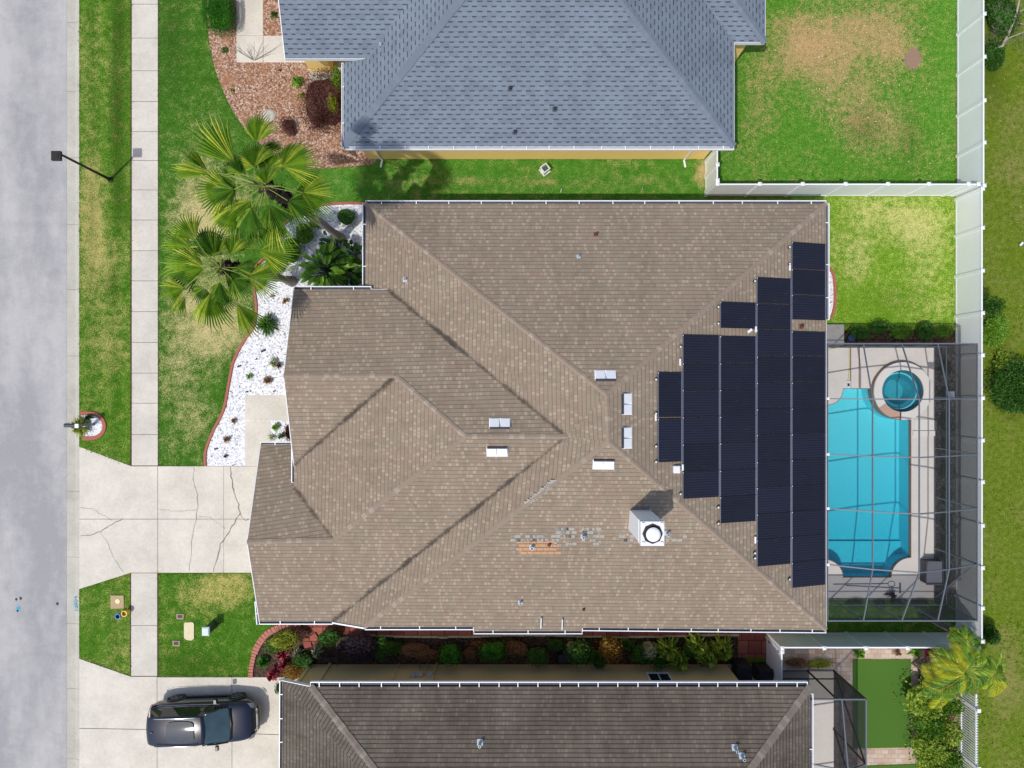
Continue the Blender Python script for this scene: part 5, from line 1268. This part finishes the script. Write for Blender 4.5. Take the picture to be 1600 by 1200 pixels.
# litter flecks on lawns
for px, py, lb, m_ in ((1593,382,'white scrap in the wild field at the right edge','pvc'),(1375,0,'','pvc')):
    if lb: c = P(px,py); MB().fbox(c, Vector((.7,.7,0)), Vector((-.7,.7,0)), Vector((0,0,1)), (-.1,.1), (-.05,.05), (.1,.14)).solo('paper_scrap', M[m_], lb, 'litter')
b = MB()
for i in range(90):
    p = P(random.gauss(1340,70), random.gauss(110,70), .04)
    if p.x > 20 or p.x < 11 : continue
    leaf(b, p, Vector((random.uniform(-1,1),random.uniform(-1,1),.0)), Vector((0,0,1)), random.uniform(.05,.12), .05, 0)
b.build('dry_leaf_litter', plain('dry_leaf', S(224,204,160), .9), kind='stuff')
b = MB()
for i in range(240):
    c_ = random.choice(((1065+20*random.random(),290),(690,1000)))
    p = P(random.uniform(480,1150), random.uniform(996,1036), .04); leaf(b, p, Vector((random.uniform(-1,1),random.uniform(-1,1),.0)), Vector((0,0,1)), random.uniform(.05,.14), .06, 0)
b.build('bed_leaf_litter', plain('bed_leaf', S(120,92,64), .9, var=.4), kind='stuff')
for px, py, lb in ((876,301,'small white stake in the side lawn shadow'),(1002,300,'small brown twig bundle in the side lawn shadow')):
    c = P(px,py); b = MB(); b.tube([c, c+Vector((.03,.12,.2))], .02, 6); b.solo('stake', M['pvc'] if px < 900 else L['dead'], lb, 'stake')

# ragged grass along the lawn edges
def edge_grass(name, lines, mat, dens=26, wd=.07):
    b = MB()
    for pts in lines:
        for i in range(len(pts)-1):
            a, c = P(*pts[i]), P(*pts[i+1]); Ln = (c-a).length; d = (c-a).normalized(); s_ = Vector((-d.y,d.x,0))
            for k in range(int(Ln*dens)):
                p = a+d*random.uniform(0,Ln)+s_*random.gauss(0,wd*.5); p.z = .02; a_ = random.uniform(0,6.28)
                leaf(b, p, Vector((math.cos(a_),math.sin(a_),random.uniform(.4,1.3))), Vector((-math.sin(a_),math.cos(a_),.2)), random.uniform(.05,.13), random.uniform(.015,.035), .3)
    b.build(name, mat, kind='stuff')
L['turfblade'] = leafm('lawn_blades', S(40,74,18), S(72,104,32), S(128,128,66))
edge_grass('edge_grass', [[(205,-40),(205,727),(126,699)],[(126,-40),(126,645)],[(126,684),(126,698)],[(249,-40),(249,727),(321,727)],[(bs[i][0]-2.5,bs[i][1]) for i in range(0,len(bs),4)],
    [(tuple(v)[0]-1,tuple(v)[1]) for v in mul[5:]],[(126,922),(204,898),(204,1054),(126,1027),(126,922)],[(249,898),(388,898)],[(249,898),(249,1055),(390,1055)],[(398,1030),(406,1000),(425,983)]], L['turfblade'])
edge_grass('fence_line_grass', [[(1494,-30),(1490,298)],[(1112,300),(1488,304)],[(1486,306),(1488,514)],[(1306,512),(1484,514)],[(1112,247),(640,248)],[(1150,230),(1112,240)]], L['turfblade'], 34, .1)
# ---------------------------------------------------------------- palms
def fan(b, H_, az, el, Ln, spread, nseg=26, droop=.35, fold=.25, roll=0):
    az = R(az); d = Vector((math.cos(az)*math.cos(el), math.sin(az)*math.cos(el), math.sin(el))); s = Vector((-math.sin(az), math.cos(az), 0))
    n_ = d.cross(s); n_ = n_ if n_.z > 0 else -n_
    s = (s*math.cos(roll)+n_*math.sin(roll)).normalized(); n_ = d.cross(s); n_ = n_ if n_.z > 0 else -n_
    sp = R(spread)
    def pt(a_, r_, ple):
        v_ = d*math.cos(a_)+s*math.sin(a_)
        lr = Ln*r_*(1-.18*abs(a_/(sp/2+1e-6))**2)
        p = H_+v_*lr+n_*(ple*lr*.05)-n_*fold*lr*abs(math.sin(a_))*.6
        return p-Vector((0,0,1))*droop*Ln*r_**2.4*.7
    for i in range(nseg):
        a0 = -sp/2+sp*i/nseg; a1 = -sp/2+sp*(i+1)/nseg; am = (a0+a1)/2; w_ = (a1-a0)*.16; tl = random.uniform(.8,1.1); sk = random.uniform(-.06,.06)
        v_ = [pt(am,.03,0), pt(a0,.52,-1.1), pt(am,.52,1.2), pt(a1,.52,-1.1), pt(am-w_*1.5,.76,-.2), pt(am,.76,.8), pt(am+w_*1.5,.76,-.2), pt(am+sk,tl,0)]
        b.add(v_, [(0,1,2),(0,2,3),(1,4,5,2),(2,5,6,3),(4,7,5),(5,7,6)])
def palm(name, basepx, crownpx, hz, leaves, label, extra=10, mats=('palm','palmd'), tr=.16):
    base = P(*basepx); top = P(*crownpx, hz); t = thing(name, base, label, 'palm tree', 'fan palms')
    mid = base.lerp(top, .5)+Vector((.15,.1,0)); tk = []; rr = []
    for i in range(13):
        q = i/12; p = base*(1-q)**2+mid*2*q*(1-q)+top*q*q; tk.append(p); rr.append(tr*(1.5-.9*min(1,q*4)) if q < .25 else tr*(.95 if i % 2 else 1.0))
    MB().tube(tk[:8], rr[:8], 12).build('trunk', M['trunk'], t, smooth=True)
    bt = MB().tube(tk[7:], [r_*1.25 for r_ in rr[7:]], 12)
    for k in range(150):
        q = random.uniform(.56,1.0); i = min(11,int(q*12)); p = tk[i].lerp(tk[i+1], q*12-i); a_ = random.uniform(0,6.28); d = Vector((math.cos(a_),math.sin(a_),.8)); leaf(bt, p+d*tr*.8, d, Vector((0,0,1)), random.uniform(.15,.35), .09, .1)
    bt.build('boots', M['boots'], t)
    for (hx, hy, az, Lpx, spr, dz, mk) in leaves:
        Hh = P(hx, hy, hz+dz); Ln = Lpx*(CAMH-hz-dz)/FPX*1.24
        b = MB(); fan(b, Hh, az, R(random.uniform(-5,18)), Ln, spr, nseg=max(12,int(spr/5.0)), roll=random.uniform(-.35,.35), droop=random.uniform(.25,.7), fold=random.uniform(.2,.55))
        fr = b.build('frond', M[mats[mk]], t)
        ctr = (top+Hh)/2+Vector((0,0,.35)); MB().tube([top+Vector((0,0,-.05)), ctr, Hh+(ctr-Hh)*.03], [.028,.018,.013], 6).build('petiole', M['petiole'], fr)
    for k in range(extra):
        az = k*137.5+random.uniform(-20,20); rr_ = random.uniform(.35,1.2); Hh = top+Vector((math.cos(R(az))*rr_, math.sin(R(az))*rr_, .5-rr_*.65)); b = MB()
        fan(b, Hh, az, R(35-50*rr_), random.uniform(.7,1.15), random.uniform(80,170), nseg=20, roll=random.uniform(-.5,.5), droop=.6)
        fr = b.build('frond', M[mats[1 if rr_ > .6 else 0]], t); MB().tube([top, Hh], .014, 5).build('petiole', M['petiole'], fr)
    return t
palm('fan_palm', (532,372), (412,290), 9.2, [
    (401,223,88,46,105,.1,0),(442,260,38,50,165,.2,0),(397,261,118,44,150,.5,0),(368,256,132,82,62,-.1,0),(473,301,-8,44,190,-.1,0),(360,298,180,58,110,-.2,0),
    (332,273,166,66,34,-.6,0),(326,268,136,48,30,-.5,0),(352,252,120,64,60,-.8,1),(378,332,205,44,150,-.9,1),(428,336,-76,52,66,-.8,0),(400,354,-90,30,210,-1.2,1),(416,288,100,28,120,.5,0),(378,272,110,36,120,.4,1),
    (366,296,200,34,130,.0,1),(392,312,235,38,110,-.2,0),(405,392,-5,48,110,-1.6,0),(372,318,225,52,90,-.7,0),(398,262,60,30,120,.0,1)],
    'tallest fan palm, crown reaching toward the blue roof', extra=8)
palm('fan_palm', (457,440), (344,418), 6.8, [
    (316,412,172,66,105,0,0),(306,374,128,46,92,.1,0),(288,450,192,36,105,.1,0),(329,458,-97,54,92,-.1,0),(370,474,-62,52,70,-.4,0),(388,432,-4,42,125,.1,0),(360,398,82,34,100,.3,0),
    (322,402,95,36,160,.2,1),(344,440,250,32,110,.1,1),(318,418,200,50,90,-.2,1),(298,386,150,52,80,-.4,0),(352,425,-30,30,120,-.3,1),(336,398,115,44,80,.3,1),(290,462,235,34,60,-.5,0)],
    'shorter fan palm nearer the sidewalk with yellowing frond tips', extra=8, tr=.17)
# feathery palm by the picket fence
def feather(name, px, py, hz, npl, rad, label, seeds=0):
    random.seed(50+seeds)
    top = P(px, py, hz); base = Vector((top.x-.2, top.y+.1, 0)); t = thing(name, base, label, 'palm tree', 'feathery palms by the picket fence')
    for s_ in range(3):
        MB().tube([base+Vector((.12*s_,.1*s_,0)), top+Vector((.1*s_-.1,.1,-.2))], .05, 8).build('trunk', M['trunk'], t)
    for k in range(npl):
        az = k*137.5+random.uniform(-25,25); e = random.uniform(.1,1); d = Vector((math.cos(R(az)),math.sin(R(az)),0)); s_ = Vector((-d.y,d.x,0)); Ln = rad*random.uniform(.5,1.15); b = MB(); rib = []
        for i in range(15):
            q = i/14; rib.append(top+d*Ln*(q*(.35+.65*e))+Vector((0,0,Ln*((.9-.6*e)*q-(.75)*q*q))))
        for i in range(1, 15):
            for sg in (-1,1):
                for jj in (0,.5):
                    q = (i-jj)/14; p = rib[i-1].lerp(rib[i], 1-jj); fw = (rib[i]-rib[i-1]).normalized(); ll = Ln*.36*math.sin(math.pi*min(1,q*.85+.15))+.05
                    leaf(b, p, s_*sg*.8+fw*.75+Vector((0,0,.12)), Vector((0,0,1)), ll, .034, .45)
        fr = b.build('frond', M['yel'] if random.random() < .4 else (M['palm'] if random.random() < .5 else M['palmd']), t); MB().tube(rib, [.02*(1-.8*i/14) for i in range(15)], 5, False).build('rib', M['petiole'], fr)
    return t
M['yel'] = leafm('yellow_palm_leaf', S(120,140,26), S(176,178,34), S(214,196,60))
feather('feather_palm', 1508, 1046, 2.9, 24, 1.7, 'largest yellow green palm cluster over the fence corner', 1)
feather('feather_palm', 1506, 1000, 2.6, 12, 1.0, 'small upright palm tuft above the fence corner', 2)
feather('feather_palm', 1478, 1072, 2.2, 16, 1.3, 'yellowing palm cluster left of the picket fence', 3)
feather('feather_palm', 1548, 1058, 2.6, 14, 1.25, 'yellow tipped palm crown reaching over the wild field', 4)
random.seed(11)

# ---------------------------------------------------------------- car
CT = Vector((-13.82,-15.12,0.032)); ca = R(1.8)
car = thing('parked_suv', CT, 'dark blue suv parked nose toward the garage on the lower driveway', 'car')
CR = Matrix.Rotation(ca, 3, 'Z')
OFF[car] = Vector((0,0,0)); car.rotation_euler = (0,0,ca)
paint = NM('navy_car_paint'); paint.b.inputs['Coat Weight'].default_value = .4; paint.b.inputs['Coat Roughness'].default_value = .05
paint = paint.fin(S(22,29,50), .22, .0)
chrome = plain('chrome', S(220,222,226), .18, .9); tyre = plain('tyre_rubber', S(26,26,26), .9); cgl = NM('car_glass'); cgl.b.inputs['Coat Weight'].default_value = .5; cgl = cgl.fin(S(26,34,42), .06, 0)
wsg = plain('windscreen_glass', S(66,88,98), .06, var=.45, scale=2.5); blk = plain('black_trim', S(20,20,22), .4); rim = plain('alloy_rim', S(150,152,156), .3, .7)
st = [(-2.36,.66,.42,.78,.84),(-2.30,.80,.34,.94,1.0),(-2.1,.895,.27,1.04,1.1),(-1.5,.925,.24,1.06,1.13),(-.6,.935,.22,1.04,1.1),(.3,.935,.22,1.03,1.08),(.95,.93,.22,1.02,1.1),(1.25,.925,.22,1.0,1.12),(1.7,.91,.24,.95,1.05),(2.0,.86,.26,.9,.98),(2.2,.76,.3,.8,.88),(2.33,.6,.36,.68,.74),(2.38,.42,.42,.6,.62)]
b = MB(); hp = 8
for (x, w_, zl, zb_, zc) in st:
    half = [(w_*.9,zl),(w_*.985,zl+.12),(w_,zl+(zb_-zl)*.55),(w_*.985,zb_-.1),(w_*.93,zb_-.01),(w_*.78,zb_+(zc-zb_)*.55),(w_*.42,zc-.008),(0,zc)]
    ring_ = [(x,y_,z_) for y_, z_ in half]+[(x,-y_,z_) for y_, z_ in half[-2::-1]]
    b.v += [Vector(q) for q in ring_]
m = 15
for i in range(len(st)-1):
    for k in range(m-1): a = i*m+k; b.f.append((a,a+m,a+m+1,a+1))
    b.f.append((i*m+m-1, (i+1)*m+m-1, (i+1)*m, i*m))
b.f += [tuple(range(m)), tuple((len(st)-1)*m+k for k in range(m))[::-1]]
body = b.build('body', paint, car, smooth=True, subsurf=1)
def gsurf(rows_, mat, nm_, parent=car, sm=True, sub=1, thick=0):
    b = MB(); k = len(rows_[0])
    for r_ in rows_: b.v += [Vector(q) for q in r_]
    for i in range(len(rows_)-1):
        for j in range(k-1): b.f.append((i*k+j, i*k+j+1, (i+1)*k+j+1, (i+1)*k+j))
    o = b.build(nm_, mat, parent, smooth=sm, subsurf=sub)
    if thick: md = o.modifiers.new('t','SOLIDIFY'); md.thickness = thick
    return o
def row(x, hw, z, cr=.05, k=7, bend=.0): return [(x-bend*(1-(1-2*j/(k-1))**2)*-1 if 0 else x+bend*(1-(2*j/(k-1)-1)**2), hw*(2*j/(k-1)-1), z+cr*(1-(2*j/(k-1)-1)**2)) for j in range(k)]
# greenhouse (dark glass shell)
gh = MB()
base_ = [(-2.2,.74,1.02),(-1.6,.85,1.05),(-.6,.87,1.05),(.4,.86,1.04),(1.0,.8,1.05),(1.28,.55,1.08),(1.34,0,1.1)]
top_ = [(-1.98,.60,1.55),(-1.5,.64,1.63),(-.6,.655,1.66),(.1,.64,1.64),(.3,.61,1.60),(.38,.4,1.63),(.42,0,1.65)]
n_ = len(base_); lo = base_+[(x,-y_,z) for x, y_, z in base_[-2::-1]]; hi = top_+[(x,-y_,z) for x, y_, z in top_[-2::-1]]
for q in lo: gh.v.append(Vector(q))
for q in hi: gh.v.append(Vector(q))
kk = len(lo)
for i in range(kk): gh.f.append((i,(i+1)%kk,kk+(i+1)%kk,kk+i))
gh.build('side_windows', cgl, car, smooth=False)
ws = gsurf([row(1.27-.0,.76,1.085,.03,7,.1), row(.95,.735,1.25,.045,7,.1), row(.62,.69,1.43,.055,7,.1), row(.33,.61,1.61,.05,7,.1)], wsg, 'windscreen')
gsurf([row(.36,.63,1.60,.06,9,.1), row(.1,.655,1.645,.06,9), row(-.6,.67,1.67,.06,9), row(-1.5,.66,1.64,.055,9), row(-2.0,.62,1.56,.05,9), row(-2.14,.58,1.5,.05,9)], paint, 'roof', thick=.03)
gsurf([row(.0,.46,1.722,.035,5), row(-.6,.48,1.742,.035,5), row(-1.2,.47,1.725,.035,5)], cgl if 0 else plain('sunroof_glass', S(60,72,84), .05, var=.2), 'sunroof')
gsurf([row(-2.15,.62,1.46,.03,7,-.04), row(-2.24,.7,1.1,.03,7,-.05)], cgl, 'rear_window')
for sg in (1,-1):
    MB().tube([(.3,.64*sg,1.63),(.75,.73*sg,1.4),(1.2,.82*sg,1.06)], .035, 6).build('windscreen_pillar', paint, car, smooth=True)
    MB().tube([(-1.75,.6*sg,1.69),(-1.6,.605*sg,1.735),(0,.61*sg,1.735),(.15,.6*sg,1.69)], .022, 6).build('roof_rail', chrome, car, smooth=True)
    b = MB(); b.fbox(Vector((.72,.93*sg,1.06)), Vector((1,0,0)), Vector((0,1,0)), Vector((0,0,1)), (-.07,.07), (-.0 if sg > 0 else -.22,.22 if sg > 0 else 0), (0,.15), .8); b.build('wing_mirror', blk, car)
    b = MB(); b.add([(2.2,.6*sg,.90),(2.32,.56*sg,.80),(2.24,.78*sg,.80),(2.02,.83*sg,.90),(2.37,.5*sg,.72),(2.24,.8*sg,.72)], [(0,1,2,3),(1,4,5,2)]); b.build('headlight', plain('lamp_glass', S(120,126,138), .1), car)
    b = MB(); b.add([(-2.38,.5*sg,.98),(-2.26,.83*sg,.98),(-1.98,.915*sg,1.0),(-2.0,.925*sg,.86),(-2.28,.85*sg,.82),(-2.4,.52*sg,.82)], [(0,1,4,5),(1,2,3,4)]); b.build('tail_light', plain('tail_red', S(150,20,40), .2), car)
    b = MB(); b.fbox(Vector((0,.92*sg,.25)), Vector((1,0,0)), Vector((0,1,0)), Vector((0,0,1)), (-1.0,1.0), (-.03,.03), (0,.12)); b.build('side_sill', blk, car)
    MB().tube([(-1.9,.885*sg,1.075),(-.6,.9*sg,1.07),(.9,.885*sg,1.07)], .012, 5).build('window_trim', chrome, car)
    for x in (-1.36,1.38):
        wl = MB(); wl.tube([(x,.72*sg,.35),(x,.935*sg,.35)], .36, 24); wo = wl.build('wheel', tyre, car)
        b = MB(); b.tube([(x,.936*sg,.35),(x,.95*sg,.35)], .25, 24); b.build('rim_disc', blk, wo)
        b = MB()
        for k in range(5):
            a_ = k*2*math.pi/5; 
            for da in (-.17,.17): b.bar((x+.04*math.cos(a_),.956*sg,.35+.04*math.sin(a_)), (x+.245*math.cos(a_+da),.958*sg,.35+.245*math.sin(a_+da)), .028, .02)
        b.tube([(x+.25*math.cos(q/24*6.283),.955*sg,.35+.25*math.sin(q/24*6.283)) for q in range(25)], .014, 5, False); b.build('rim', rim, wo)
        b = MB(); b.tube([(x+.40*math.cos(q/14*math.pi),.915*sg,.35+.40*math.sin(q/14*math.pi)) for q in range(15)], .04, 6); b.build('wheel_arch', blk, car)
b = MB(); b.fbox(Vector((2.36,0,.5)), Vector((0,1,0)), Vector((1,0,0)), Vector((0,0,1)), (-.5,.5), (-.02,.04), (0,.22)); b.build('grille', blk, car)
MB().tube([(2.2,-.74,.5),(2.38,-.5,.44),(2.43,0,.42),(2.38,.5,.44),(2.2,.74,.5)], .022, 6).build('bumper_trim', chrome, car)
MB().tube([(2.3,-.5,.74),(2.41,-.2,.73),(2.41,.2,.73),(2.3,.5,.74)], .016, 6).build('grille_trim', chrome, car)
MB().fbox(Vector((-1.85,0,1.63)), Vector((0,1,0)), Vector((1,0,0)), Vector((0,0,1)), (-.02,.02), (-.1,.04), (0,.05), .6).build('antenna_fin', blk, car)
MB().tube([(1.33,-.68,1.11),(1.39,0,1.13),(1.33,.68,1.11)], .05, 6).build('cowl', blk, car, smooth=True)
MB().fbox(Vector((-2.42,0,.6)), Vector((0,1,0)), Vector((1,0,0)), Vector((0,0,1)), (-.26,.26), (-.01,.03), (0,.16)).build('number_plate', M['white'], car)
